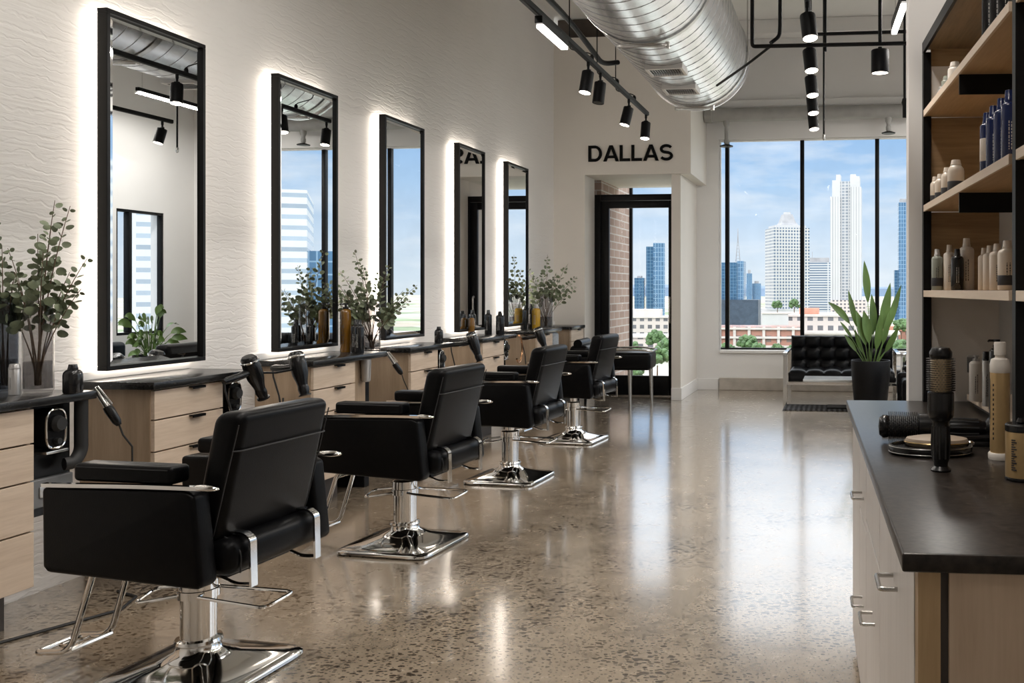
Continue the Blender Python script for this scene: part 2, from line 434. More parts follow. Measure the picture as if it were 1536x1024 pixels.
boxes('floor', M['floor'], [((XW-.2, -2.8, -.12), (2.6, YB+.2, 0))])
boxes('ceiling', M['ceil'], [((XW-.2, -2.8, ZC), (2.6, YB+.2, ZC+.15))])
boxes('wall_left', M['plaster'], [((XW-.2, -2.8, 0), (XW, YD, ZC))])
boxes('wall_front', M['white'], [((XW-.2, -2.8, 0), (.95, -2.6, ZC))])
boxes('wall_far', M['offwhite'], [
    ((XW-.2, YD, 0), (-3.157, YD+.45, 2.752)),                     # jamb beside the stations
    ((XW-.2, YD, 2.752), (-1.84, YB, 4.44)),                        # bulkhead over the door
    ((-2.085, YD+.04, 0), (-1.972, YB, 2.752))])                    # white pier beside the door
boxes('wall_back', M['white'], [
    ((-1.972, YB, 0), (-1.674, YB+.2, ZC)), ((-1.674, YB, 0), (1.44, YB+.2, .52)),
    ((-1.674, YB, 3.365), (1.44, YB+.2, ZC)), ((1.44, YB, 0), (2.6, YB+.2, ZC)),
    ((XW-.2, YB, 2.752), (-1.972, YB+.2, ZC))])
W = [(4.3, 6.7, .5, 3.3), (7.2, 9.7, .5, 3.3), (11.0, 11.85, .75, 2.40)]
seg = []; y0 = 3.66
for a, b_, z0, z1 in W:
    seg += [((2.4, y0, 0), (2.6, a, ZC)), ((2.4, a, 0), (2.6, b_, z0)), ((2.4, a, z1), (2.6, b_, ZC))]; y0 = b_
seg.append(((2.4, y0, 0), (2.6, YB, ZC)))
seg.append(((.80, -2.6, 0), (.95, 3.66, ZC)))
boxes('wall_right', M['white'], seg)
boxes('wall_pier', M['white'], [((.248, 3.66, 0), (2.4, 3.80, ZC))])
boxes('trim_1', M['dark_plenum'], [((XW+.02, YD+.10, 4.44), (-1.86, YD+.30, ZC-.01))])  # dark box stands in for the shade in the open gap over the bulkhead
boxes('trim_2', M['white'], [((-1.80, YB-.14, 3.77), (1.6, YB, 3.86))], bev=.008)
boxes('trim_3', M['ceil'], [((-1.9, 11.55, 4.52), (2.4, 11.75, ZC))], bev=.01)
boxes('trim_4', M['white'], [((-1.66, YB-.03, .495), (1.42, YB+.02, .535))], bev=.006)      # window sill
boxes('baseboard_back', M['concrete_base'], [((-1.66, YB-.035, 0), (2.4, YB, .165))], bev=.006)
boxes('baseboard_far', M['white'], [((-1.972, YD+.03, 0), (-1.958, YB-.002, .15)), ((-2.085, YD+.024, 0), (-1.958, YD+.04, .15)), ((-1.958, YB-.016, 0), (-1.68, YB, .15))], bev=.003)

def window(name, x0, x1, z0, z1, mull, place, fw=.03, horizontals=(), fm='black_metal'):
    """place(bm-local) : a window built in XZ facing -Y, moved by matrix"""
    root = bpy.data.objects.new(name, None); COL.objects.link(root); root['kind'] = 'structure'; root.matrix_world = place
    b = NB()
    for lo, hi in (((x0, 0, z0), (x1, .07, z0+fw)), ((x0, 0, z1-fw), (x1, .07, z1)), ((x0, 0, z0+fw), (x0+fw, .07, z1-fw)), ((x1-fw, 0, z0+fw), (x1, .07, z1-fw))):
        box(b, lo, hi, .004)
    for h in horizontals: box(b, (x0+fw, .005, h-.02), (x1-fw, .065, h+.02), .004)
    struct('window_frame', b, M[fm], root)
    if fm != 'black_metal':
        b = NB(); box(b, (x0+fw, .0, z0+fw), (x1-fw, .06, z0+fw+.022), .002); struct('bottom_rail', b, M['black_metal'], root)
    for m_ in mull:
        b = NB(); box(b, (m_-.027, -.01, z0+fw), (m_+.027, .075, z1-fw), .006); struct('mullion', b, M['black_metal'], root)
    e = [x0+fw]+list(mull)+[x1-fw]
    for a, c in zip(e, e[1:]):
        b = NB(); box(b, (a+.02, .030, z0+fw), (c-.02, .036, z1-fw)); struct('pane', b, M['pane'], root, smooth=0)
    return root
window('window_1', -1.674, 1.44, .52, 3.365, [-1.566, -.555, .436], T(0, YB+.05, 0), .022, fm='white')
for i, (a, b_, z0, z1) in enumerate(W):
    mid = [(a+b_)/2-3.8] if b_-a > 1 else [.25+a-3.8]
    window('window_%d' % (i+2), a-3.8, b_-3.8, z0, z1, [x for x in mid], T(2.48, 3.8, 0) @ RZ(PI/2), .035)

# glazed door
d = bpy.data.objects.new('door_1', None); COL.objects.link(d); d['kind'] = 'structure'; d.location = (0, 11.60, 0)
dx0, dx1, dz = -3.157, -2.085, 2.555
b = NB()
box(b, (dx0, 0, 0), (dx0+.075, .09, dz), .004); box(b, (dx1-.02, 0, 0), (dx1, .09, dz), .004); box(b, (dx0+.075, 0, dz-.075), (dx1-.02, .09, dz), .004)
struct('door_frame', b, M['black_metal'], d)
b = NB(); l0, l1 = dx0+.078, dx1-.023
for lo, hi in (((l0, .02, .012), (l0+.105, .075, dz-.08)), ((l1-.095, .02, .012), (l1, .075, dz-.08)), ((l0+.105, .02, .012), (l1-.095, .075, .255)), ((l0+.105, .02, dz-.17), (l1-.095, .075, dz-.08))):
    box(b, lo, hi, .004)
struct('door_leaf', b, M['black_metal'], d)
b = NB(); box(b, (l0+.10, .044, .25), (l1-.09, .052, dz-.165)); struct('door_pane', b, M['pane'], d, smooth=0)
b = NB(); box(b, (dx0, .044, dz), (dx1, .052, 2.752)); struct('transom_pane', b, M['pane'], d, smooth=0)
b = NB(); hx = l1-.047
tube(b, fillet([(hx, .02, .93), (hx-.02, -.055, .93), (hx-.02, -.055, 1.25), (hx, .02, 1.25)], .03), .012, 10)
for z in (.93, 1.25): lathe(b, [(.020, 0), (.020, .012), (.013, .02)], 14, T(hx, .02, z) @ RX(PI/2))
struct('door_handle', b, M['steel'], d, 'steel pull handle')
b = NB(); box(b, (hx-.02, .012, 1.06), (hx+.02, .02, 1.13), .004); struct('door_lock', b, M['black_metal'], d)
boxes('trim_5', M['steel'], [((dx0, 11.58, 0), (dx1, 11.72, .012))])                          # door threshold
boxes('wall_outside_brick', M['brick'], [((-3.60, 11.72, -1.5), (-3.10, 13.35, 5.2))])
boxes('trim_6', M['black_metal'], [((-3.10, 13.30, -1.5), (-3.06, 13.36, 4.4))])               # dark corner post outside
# ------------------------------------------------------------------ lettering
root = thing('wall_lettering', 'black block letters spelling DALLAS on the beige wall above the glazed door', 'sign', (-3.108, YD, 2.912))
CH, SW = .196, .172
def arc(cx, cz, rx, rz_, a0, a1, k=14): return [(cx+rx*math.cos(math.radians(a0+(a1-a0)*i/k)), cz+rz_*math.sin(math.radians(a0+(a1-a0)*i/k))) for i in range(k+1)]
def letter(ch, x, w):
    b = NB(); h = SW/2; Mx = T(x, 0, 0) @ Matrix.Scale(CH, 4)
    if ch == 'L': prism(b, [(0, 0), (w, 0), (w, SW), (SW+.01, SW), (SW+.01, 1), (0, 1)], -.10, 0, M=Mx)
    if ch == 'A':
        k = .20
        prism(b, [(0, 0), (k, 0), (w/2+.0, .80), (w-k, 0), (w, 0), (w/2+.105, 1), (w/2-.105, 1)], -.10, 0, M=Mx)
        prism(b, [(.22*w, .20), (.78*w, .20), (.70*w, .36), (.30*w, .36)], -.101, 0, M=Mx)
    if ch == 'D':
        ribbon(b, [(h, h), (w*.45, h)]+arc(w*.48, .5, w*.52-h, .5-h, -84, 84, 20)+[(w*.45, 1-h), (h, 1-h)], SW, -.10, 0, True, M=Mx)
    if ch == 'S':
        p = arc(w/2, .715, w/2-h-.01, .205, 25, 262, 18)[:-1]+arc(w/2, .292, w/2-h+.005, .212, 82, -155, 18)
        ribbon(b, p, SW, -.10, 0, M=Mx)
    obj('letter', b, M['letter'], root, smooth=30)
x = 0
for ch, w in (('D', .86), ('A', .98), ('L', .66), ('L', .66), ('A', .98), ('S', .83)):
    letter(ch, x, w); x += (w+(.06 if ch == 'A' else .10))*CH*1.0 if ch != 'L' else (w+.085)*CH

# ------------------------------------------------------------------ world, sun, city
w = bpy.data.worlds.new('sky'); sc.world = w; w.use_nodes = True; n = w.node_tree.nodes; l = w.node_tree.links
tc = n.new('ShaderNodeTexCoord'); sp = n.new('ShaderNodeSeparateXYZ'); l.new(tc.outputs['Generated'], sp.inputs[0])
sky = ramp(n, l, sp.outputs['Z'], [(0, (.62, .70, .76)), (.05, (.54, .645, .755)), (.11, (.37, .53, .725)), (.172, (.255, .43, .68)), (.215, (.80, .90, 1)), (.40, (1, 1, 1)), (1, (.80, .90, 1))])
mp = n.new('ShaderNodeMapping'); mp.inputs['Scale'].default_value = (6, 6, 26); l.new(tc.outputs['Generated'], mp.inputs['Vector'])
cl = node(n, 'ShaderNodeTexNoise', Scale=1.0, Detail=7.0, Roughness=.55); l.new(mp.outputs[0], cl.inputs['Vector'])
cf = ramp(n, l, cl.outputs['Fac'], [(.47, (0, 0, 0)), (.72, (.8, .8, .8))])
mx = node(n, 'ShaderNodeMix', data_type='RGBA'); l.new(cf, mx.inputs['Factor']); l.new(sky, mx.inputs['A']); mx.inputs['B'].default_value = (.74, .78, .81, 1)
bg = n['Background']; l.new(mx.outputs['Result'], bg.inputs['Color']); bg.inputs['Strength'].default_value = 1.0
hi = ramp(n, l, sp.outputs['Z'], [(.17, (1, 1, 1)), (.24, (1.6, 1.6, 1.6)), (.42, (1.7, 1.7, 1.7)), (.58, (3.3, 3.3, 3.3))]); l.new(hi, bg.inputs['Strength'])   # extra sky brightness added above the view to light floor and room
sl = bpy.data.lights.new('sun', 'SUN'); sl.energy = 1.1; sl.angle = .01; sl.color = (1, .95, .88)
so = bpy.data.objects.new('sun', sl); COL.objects.link(so); so.rotation_euler = Vector((.42, .70, -.57)).to_track_quat('-Z', 'Y').to_euler()

boxes('ground_outside', M['ground'], [((-1500, 14, -18.5), (1800, 3500, -18))])
GZ = -18
F_white = facade('white_tower_facade', (.50, .50, .50), (.42, .425, .435), 2.2, 400, .7)
F_whiteflat = mat('white_stone', (.48, .48, .48), .6, var=.03, scale=.3)
F_recess = facade('tower_recess', (.44, .44, .45), (.26, .29, .33), 3.0, 2.6, .5)
F_grid = facade('grid_facade', (.50, .495, .48), (.12, .17, .24), 1.62, 1.75, .36)
F_strip = facade('banded_facade', (.46, .47, .48), (.11, .16, .23), 60, 1.55, .42)
F_blue = facade('blue_glass_facade', (.10, .19, .28), (.035, .10, .19), 1.5, 1.6, .10, .3, .1)
F_blue2 = facade('pale_blue_glass_facade', (.19, .30, .42), (.08, .17, .29), 1.3, 2.2, .14, .3, .1)
F_mid = facade('low_white_block', (.54, .48, .45), (.15, .15, .165), 3.2, 3.0, .75)
F_red = facade('red_brick_block', (.36, .18, .135), (.22, .17, .16), 3.0, 3.4, .75)
F_band = mat('pale_roof_edge', (.52, .475, .445), .7, var=.08, scale=.4)
F_roof = mat('grey_roof', (.31, .31, .32), .7, var=.15, scale=.3)
F_tile = mat('terracotta_roof', (.50, .24, .17), .7, var=.15, scale=.4)

def bld(name, label, x, y, rz=0, cat='building', group=None): return thing(name, label, cat, (x, y, GZ), rz, group)
def blk(nm, root, m, lo, hi, bev=0):
    b = NB(); box(b, lo, hi, bev); return obj(nm, b, m, root, smooth=0)

r = bld('office_tower', 'tall white skyscraper with a stepped crown and a central recessed strip', 2, 806, -.06)
z = 117.6
blk('shaft', r, F_white, (-13, -10, 0), (-4.6, 10, z-19)); blk('shaft', r, F_white, (3.6, -10, 0), (13, 10, z-11))
blk('core', r, F_recess, (-4.6, -8.4, 0), (3.6, 9, z-6)); blk('shoulder', r, F_whiteflat, (-11.5, -9, z-19), (-4.6, 9, z-5)); blk('shoulder', r, F_whiteflat, (3.6, -9, z-11), (11.5, 9, z-2))
blk('crown', r, F_whiteflat, (-8.4, -7, z-6), (-4.7, 7, z)); blk('crown', r, F_whiteflat, (3.7, -7, z-6), (8.4, 7, z)); blk('podium', r, F_mid, (-17, -14, 0), (17, 14, 11))
r = bld('office_tower', 'white gridded office tower with a truncated pyramid crown behind the second mullion', -31.5, 520, .35)
blk('shaft', r, F_grid, (-10.2, -9, 0), (10.2, 9, 53.5)); blk('parapet', r, F_whiteflat, (-8.6, -7.6, 53.5), (8.6, 7.6, 55.0))
b = NB(); loft(b, [[(s*q, t*q, zz) for s, t in ((-1, -1), (1, -1), (1, 1), (-1, 1))] for q, zz in ((5.2, 55), (4.2, 56.6), (4.0, 56.6), (2.5, 61.4))]); obj('crown', b, F_roof, r, smooth=0)
blk('penthouse', r, F_whiteflat, (-1.6, -1.6, 61.4), (1.6, 1.6, 62.6)); blk('podium', r, F_whiteflat, (-12.5, -12, 0), (12.5, 10, 9))
r = bld('office_tower', 'lower grey office block with horizontal window bands next to the gridded tower', -17, 603)
blk('shaft', r, F_strip, (-8.3, -7, 0), (8.3, 7, 37)); blk('roof_plant', r, F_roof, (-6.5, -5, 37), (7.5, 6, 40)); blk('mast', r, F_roof, (-3.4, 0, 40), (-3.1, .3, 44))
r = bld('office_tower', 'dark blue glass tower with a slender antenna at the window corner', -57.3, 476.6)
blk('shaft', r, F_blue, (-6.7, -6, 0), (3.2, 6, 33.4)); blk('shaft', r, F_blue2, (3.2, -5.0, 0), (6.7, 6, 34.1)); blk('podium', r, mat('dark_podium', (.05, .07, .10), .3, var=.2, scale=.5), (-6.7, -9, 0), (14.5, 6, 14.5))
b = NB()
for sx in (-1, 1):
    for sy in (-1, 1): tube(b, [(3.2+sx*1.1, sy*1.1, 34), (3.2+sx*.16, sy*.16, 45), (3.2, 0, 51)], .14, 5)
for k in range(6): tube(b, [(3.2-1.0+k*.15, -1+k*.15, 35.5+k*1.7), (3.2+1.0-k*.15, -1+k*.15, 35.5+k*1.7)], .1, 4)
obj('antenna', b, F_roof, r)
r = bld('office_tower', 'narrow pale blue glass tower at the window edge beside the wall pier', 32.3, 507, 0)
blk('shaft', r, F_blue2, (-3.4, -3, 0), (7, 6, 66)); blk('crown', r, F_roof, (-2.6, -2, 66), (5, 5, 68)); blk('annex', r, F_blue, (-5.6, -2, 0), (-3.4, 5, 30))
r = bld('office_tower', 'taller of two blue glass towers seen through the glazed door', -90.1, 442.3, .15)
blk('shaft', r, F_blue2, (-1.0, -4, 0), (4.4, 4, 41.9)); blk('shaft', r, F_blue, (-4.4, -3.6, 0), (-1.0, 4, 40.2))
r = bld('office_tower', 'shorter blue glass tower seen through the glazed door', -97.6, 441, .1)
blk('shaft', r, F_blue, (-2.3, -3, 0), (2.3, 3, 25.2)); blk('roof_plant', r, F_roof, (-1.2, -1, 25.2), (1.0, 1.5, 26.2))
for i, (px, y, wd_, h) in enumerate(((-151, 1492, 9, 46), (-140, 1500, 14, 30), (-165, 1510, 8, 33))):
    r = bld('office_tower', ('faint distant tower with a pointed top between blue and gridded towers', 'faint distant slab next to the gridded tower base', 'faint distant tower just behind the dark blue tower')[i], px, y, .1)
    blk('shaft', r, F_blue2, (-wd_/2, -5, 0), (wd_/2, 5, h)); blk('crown', r, F_roof, (-wd_/4, -3, h), (wd_/4, 3, h+6-i*2))
r = bld('low_building', 'long white low-rise with a ribbon of dark windows below the tall towers', -7.1, 301.4, -.03)
blk('upper_storey', r, F_mid, (-10, -8, 6.2), (15, 8, 11.0)); blk('lower_storey', r, F_mid, (-12, -10, 0), (24, 9, 5.6)); blk('roof_edge', r, F_band, (-12.4, -10.4, 5.6), (24.5, 9, 6.2)); blk('roof_edge', r, F_band, (-10.3, -8.3, 11), (15.3, 8, 11.6)); blk('roof_house', r, F_tile, (-7, -3, 11.6), (-1, 4, 13.6))
r = bld('low_building', 'red brick terrace with pale balcony bands under the blue tower', -27.5, 279.1, .02)
blk('wall', r, F_red, (-13.5, -7, 0), (15.5, 7, 8.6))
for k in range(3): blk('balcony_band', r, F_band, (-13.8, -7.7, 2.6+2.6*k), (15.8, -7, 3.2+2.6*k))
for k in range(7): blk('bay', r, F_band, (-13.5+4.3*k, -7.5, 0), (-12.7+4.3*k, -7, 8.6))
r = bld('low_building', 'white flat-roofed block with roof trees at the foot of the gridded tower', -30.5, 419.4)
blk('wall', r, F_whiteflat, (-5.6, -6, 0), (26, 8, 8.8)); blk('roof_edge', r, F_band, (-6, -6.4, 8.8), (26.4, 8, 9.4))
r = bld('low_building', 'pale low warehouse seen through the glazed door', -79, 380, .1)
blk('wall', r, F_mid, (-14, -8, 0), (13, 8, 8)); blk('roof_edge', r, F_band, (-14.4, -8.4, 8), (13.4, 8, 8.6)); blk('roof_house', r, F_band, (-9, -3, 8.6), (4, 5, 11.5))
r = bld('low_building', 'white shed with a long roof beyond the door trees', -62, 300, .1)
blk('wall', r, F_mid, (-14, -8, 0), (9, 8, 4.2)); blk('roof', r, F_band, (-14.6, -8.6, 4.2), (9.6, 8, 4.8))
r = bld('low_building', 'terracotta roofed houses block near the window edge', 22, 330, 0)
blk('wall', r, F_red, (-9, -7, 0), (22, 7, 5.5)); blk('roof', r, F_tile, (-9.6, -7.6, 5.5), (22.6, 7.6, 7)); blk('annex', r, F_mid, (-20, -5, 0), (-9, 6, 4.5))
r = bld('office_tower', 'broad white tower with horizontal bands reflected in the second mirror', 99, 150, -.5)
blk('shaft', r, facade('broad_bands', (.54, .56, .58), (.36, .43, .50), 60, 1.8, .55), (-13, -12, 0), (13, 12, 36)); blk('shaft', r, F_blue2, (-17, -9, 0), (-13, 11, 26)); blk('roof_plant', r, F_roof, (-6, -6, 36), (5, 6, 38.5))
r = bld('office_tower', 'white office block reflected in the first mirror window', 175, 95, .2)
blk('shaft', r, facade('side_bands', (.54, .56, .58), (.36, .43, .50), 4.0, 2.2, .7), (-15, -15, 0), (15, 15, 42)); blk('podium', r, F_mid, (-20, -20, 0), (20, 20, 14))
b = NB()
for k in range(60):
    a = k/59; X = -900+1700*a; hgt = 14+10*math.sin(a*9)+7*math.sin(a*23+1)
    lathe(b, [(120, -20), (100, hgt*.5), (55, hgt*.9), (0.0, hgt)], 8, T(X, 3000, 0))
struct('hills', b, mat('far_hills', (.13, .18, .25), .9, var=.1, scale=.01))

def tree(x, y, h, r_, label, seed):
    q = random.Random(seed); zr = 9.4 if y == 416 else 0; h -= zr-1.6*(zr > 0)
    root = thing('tree', label, 'tree', (x, y, GZ+zr), 0, 'trees among the city blocks')
    b = NB(); tube(b, [(0, 0, 0), (.05, .1, h*.45)], [r_*.09, r_*.05], 6); obj('trunk', b, M['twig'], root)
    b = NB()
    for k in range(60):
        a = q.uniform(0, 2*PI); e = q.uniform(-.5, 1.3); rr = r_*q.uniform(.35, .88)
        t = NB(); bmesh.ops.create_icosphere(t, subdivisions=2, radius=r_*q.uniform(.17, .32))
        for v in t.verts: v.co *= q.uniform(.8, 1.2)
        merge(b, t, T(rr*math.cos(a)*math.cos(e), rr*math.sin(a)*math.cos(e), h*.62+rr*math.sin(e)*.9))
    obj('foliage', b, M['bush_leaf2'], root, smooth=0)
M['bush_leaf2'] = mat('tree_leaves', (.065, .12, .04), .7, var=.5, scale=.8)
for i, (x, y, h, r_, lb) in enumerate((
    (-25.5, 250, 7.6, 2.9, 'round tree in front of the red brick terrace'), (-22, 243, 5.5, 2.3, 'low tree next to the round terrace tree'), (-17.5, 246, 5.0, 2.2, 'low tree further along the terrace front'),
    (-13, 240, 5.2, 2.4, 'low tree at the end of the terrace'), (-30, 240, 6.0, 2.2, 'tree by the first window mullion under the terrace'), (-8, 246, 5.0, 2.4, 'low tree below the white low-rise'),
    (-42.5, 186, 9.5, 3.1, 'large tree low in the glazed door'), (-38.4, 190, 8.4, 2.6, 'tree beside the large door tree'), (-48.5, 200, 9.0, 2.8, 'tree half behind the brick outside the door'), (-51.3, 252, 9.4, 3.0, 'tree in front of the pale warehouse'), (-47.0, 246, 7.0, 2.5, 'tree near the door handle below the warehouse'),
    (-37, 160, 7.5, 2.6, 'nearest tree at the bottom of the glazed door'), (-22, 416, 13.2, 2.8, 'roof garden tree on the white block'), (-29.5, 416, 12.8, 2.4, 'smaller roof garden tree on the white block'),
    (9, 250, 6.8, 2.8, 'tree behind the potted plant leaves'), (14.5, 246, 6.5, 2.8, 'tree at the window edge beside the wall pier'), (19, 316, 11.5, 3.0, 'dark tree above the terracotta roofs'))):
    tree(x, y, h, r_, lb, i)
# ------------------------------------------------------------------ mirrors
def mirror(y0, y1, label):
    h = 1.716; w = y1-y0; root = thing('wall_mirror', label, 'mirror', (XW, (y0+y1)/2, .958), 0, 'backlit mirrors on the rough white wall')
    def ring(x0, x1, o, t, bev=0):
        b = NB()
        for lo, hi in (((x0, -w/2+o, o), (x1, w/2-o, o+t)), ((x0, -w/2+o, h-o-t), (x1, w/2-o, h-o)), ((x0, -w/2+o, o+t), (x1, -w/2+o+t, h-o-t)), ((x0, w/2-o-t, o+t), (x1, w/2-o, h-o-t))):
            box(b, lo, hi, bev)
        return b
    f = ring(.047, .100, 0, .021, .002); obj('mirror_frame', f, M['frame_black'], root, smooth=0)
    b = NB(); box(b, (.060, -w/2+.02, .02), (.078, w/2-.02, h-.02)); obj('mirror_back', b, M['frame_black'], root, smooth=0)
    g = NB(); box(g, (.079, -w/2+.050, .050), (.086, w/2-.050, h-.050)); gl = obj('mirror_glass', g, M['mirror'], root, smooth=0)
    b = NB(); o0, o1 = .021, .050
    A = [(-w/2+o0, o0), (w/2-o0, o0), (w/2-o0, h-o0), (-w/2+o0, h-o0)]; B = [(-w/2+o1, o1), (w/2-o1, o1), (w/2-o1, h-o1), (-w/2+o1, h-o1)]
    va = [b.verts.new((.0815, *p)) for p in A]; vb = [b.verts.new((.086, *p)) for p in B]; vc = [b.verts.new((.079, *p)) for p in A]
    for i in range(4):
        j = (i+1) % 4; b.faces.new((va[i], va[j], vb[j], vb[i])); b.faces.new((vc[i], vc[j], va[j], va[i]))
    bmesh.ops.recalc_face_normals(b, faces=b.faces); obj('bevelled_rim', b, M['bevel'], root, smooth=0)
    s = ring(.001, .046, .008, .020); obj('halo_light', s, M['led'], root, smooth=0)
MY = [(4.012, 4.698), (5.358, 6.040), (6.703, 7.372), (8.073, 8.689), (9.304, 9.942)]
for (a, c), lb in zip(MY, ('tall backlit black framed mirror nearest the camera, beside the big vase of eucalyptus', 'second backlit black framed mirror, with eucalyptus reaching in front of it',
        'third backlit black framed mirror, above the counter with one small jar', 'fourth backlit black framed mirror, with dark bottles standing in front', 'last backlit black framed mirror, by the far corner and yellow bottle')):
    mirror(a, c, lb)

# ------------------------------------------------------------------ work stations
ZT = .915
ST = [  # counter y0,y1, cabinet y0,y1
    (2.55, 3.61, 2.62, 3.322), (3.938, 4.683, 3.963, 4.45), (5.237, 6.15, 5.270, 5.757), (6.50, 7.278, 6.541, 7.008), (7.872, 8.73, 7.922, 8.444), (9.345, 10.196, 9.404, 9.919), (10.585, 11.145, 10.62, 11.14)]
ORD = ['nearest the camera with vases on top', 'under the first mirror', 'carrying the amber bottle and eucalyptus vase', 'under the third mirror', 'under the fourth mirror', 'carrying the yellow bottle', 'in the far corner by the door wall']
for i, (c0, c1, k0, k1) in enumerate(ST):
    b = NB(); box(b, (XW+.002, c0, ZT-.035), (-3.15, c1, ZT), .004); ct = thing('countertop', 'black stone countertop '+ORD[i], 'countertop', (0, 0, 0), 0, 'station countertops')
    obj('slab', b, M['stone'], ct, smooth=30)
    b = NB(); box(b, (XW+.002, c0, ZT), (XW+.016, c1, ZT+.040), .002); obj('backsplash', b, M['white'], ct, smooth=0)
    y = k0; r = thing('drawer_cabinet', 'pale oak drawer cabinet '+ORD[i], 'cabinet', (XW, k0, 0), 0, 'station drawer cabinets'); L = k1-k0; D = .36
    b = NB(); box(b, (.002, 0, .165), (D, .018, ZT-.036), .001); box(b, (.002, L-.018, .165), (D, L, ZT-.036), .001); box(b, (.002, .018, .165), (D-.01, L-.018, .183)); box(b, (.002, .018, .183), (.012, L-.018, ZT-.036)); box(b, (.002, .018, ZT-.056), (D-.01, L-.018, ZT-.036))
    obj('carcass', b, M['oak_side'], r, smooth=0)
    b = NB(); box(b, (.01, .02, .0), (.265, L-.02, .165)); obj('toe_kick', b, M['kick'], r, smooth=0)
    zs = [ZT-.040, .735, .587, .39, .168]
    for z1, z0 in zip(zs, zs[1:]):
        b = NB(); box(b, (D-.018, .004, z0+.004), (D+.020, L-.004, z1-.003), .0015); dr = obj('drawer', b, M['oak_front'], r, smooth=0)
        if i:
            b = NB(); hy = L*.57; box(b, (D+.012, hy-.045, z1-.010), (D+.045, hy+.045, z1-.004), .001); box(b, (D+.040, hy-.045, z1-.017), (D+.045, hy+.045, z1-.004), .001)
            obj('drawer_pull', b, M['black_metal'], dr, smooth=0)
    # knee-side panel under the overhang
    g = c1-k1-.03
    if g > .12:
        if i == 5: pass
        elif i == 2:
            b = NB(); box(b, (.01, L+.002, .165), (.325, L+.23, ZT-.036), .002); obj('side_panel', b, M['oak_side'], r, smooth=0)
            b = NB(); box(b, (.01, L+.235, .0), (.315, L+.30, ZT-.036), .003); obj('support_post', b, M['black_metal'], r, smooth=0)
        else:
            b = NB(); box(b, (.01, L+.004, .42), (.30, L+g, ZT-.036), .004); obj('tool_recess', b, M['plastic'], r, smooth=0)
            b = NB(); box(b, (.30, L+.012, .46), (.325, L+g-.012, .575), .004); pl = obj('outlet_plate', b, M['grey_plate'], r, smooth=0)
            b = NB(); yy = L+g*.38; box(b, (.325, yy-.022, .50), (.332, yy+.022, .545), .004); obj('socket', b, M['silver'], pl); b = NB()
            lathe(b, [(.014, 0), (.014, .012), (.009, .02), (.009, .03)], 12, T(.325, L+g*.74, .52) @ RY(PI/2)); obj('switch_knob', b, M['silver'], pl)

# hair dryers and tools
def hair_dryer(loc, rz, tilt, label, s=1.0):
    r = thing('hair_dryer', label, 'hair dryer', loc, rz, 'hair dryers at the stations')
    r.rotation_euler = (0, tilt, rz); r.scale = (s, s, s)
    b = NB(); lathe(b, [(0, -.10), (.030, -.098), (.040, -.085), (.045, -.03), (.042, .03), (.030, .075), (.026, .10), (.022, .10), (.022, .06)], 20, RY(PI/2)); obj('barrel', b, M['plastic'], r)
    b = NB(); lathe(b, [(.044, -.006), (.047, -.003), (.047, .003), (.044, .006)], 20, T(-.07, 0, 0) @ RY(PI/2)); obj('chrome_ring', b, M['chrome'], r, None)
    b = NB(); lathe(b, [(.027, 0), (.030, .02), (.024, .05), (.033, .052), (.033, .058), (.010, .058)], 16, T(.095, 0, 0) @ RY(PI/2)); obj('nozzle', b, M['plastic'], r)
    b = NB(); tube(b, [(-.02, 0, -.03), (-.028, 0, -.09), (-.045, 0, -.16), (-.05, 0, -.185)], [.021, .019, .019, .014], 12); h = obj('handle', b, M['plastic'], r)
    b = NB(); box(b, (-.025, -.008, -.12), (-.008, .008, -.075), .003, M=T(-.002, 0, 0)); obj('switch', b, M['silver'], h)
    R_ = (RZ(rz) @ RY(tilt)).to_3x3(); I_ = R_.inverted(); q_ = Vector((-3.153-loc[0], min(c[1]-.03 for c in ST if c[1] > loc[1]-.2)-loc[1] if loc[1] > min((c[1]-.03 for c in ST if c[1] > loc[1]-.2)) else 0, .897-loc[2])); bc = NB(); tube(bc, [I_ @ (q_), I_ @ (q_*.5+Vector((0, 0, -.01))), I_ @ (q_*.12)], .006, 8); obj('hanging_clip', bc, M['black_metal'], r); e = R_ @ Vector((-.05, 0, -.18))
    b = NB(); tube(b, [I_ @ (e+Vector(p)) for p in ((0, 0, 0), (.005, 0, -.05), (.02, .03, -.16), (.02, .05, -.24), (.01, .08, -.26), (.0, .10, -.18))], .005, 6); obj('cord', b, M['rubber'], r)
def drier_cradle(x, y, label):
    """oval chrome-rimmed drier holster fixed below the counter"""
    r = thing('holster', label, 'tool holder', (x, y, .775), 0, 'dryer holsters under the counters')
    o = [(.052*math.copysign(abs(math.cos(a))**.7, math.cos(a)), .085*math.copysign(abs(math.sin(a))**.6, math.sin(a))) for a in [2*PI*i/32 for i in range(32)]]
    b = NB(); prism(b, o, 0, .05, 'YZ'); obj('holster_body', b, M['plastic'], r)
    b = NB(); tube(b, [(.052, p[0]*.93, p[1]*.94) for p in o], .005, 8, True); obj('chrome_rim', b, M['chrome'], r)
    b = NB(); lathe(b, [(.030, 0), (.034, .012), (.026, .03), (.010, .03)], 16, T(.05, 0, .02) @ RY(PI/2)); lathe(b, [(.012, 0), (.012, .02)], 10, T(.05, .0, -.05) @ RY(PI/2)); obj('dryer_end', b, M['rubber'], r)
    b = NB(); box(b, (.0, -.055, -.10), (.06, .055, -.088), .003); obj('drip_lip', b, M['steel'], r)
for i, lb in ((0, 'chrome rimmed black holster under the counter nearest the camera'), (1, 'chrome rimmed black holster under the counter of the first mirror'), (3, 'chrome rimmed holster below the small jar counter'), (4, 'chrome rimmed holster under the fourth mirror counter')):
    drier_cradle(XW+.301, ST[i][3]+.13, lb)
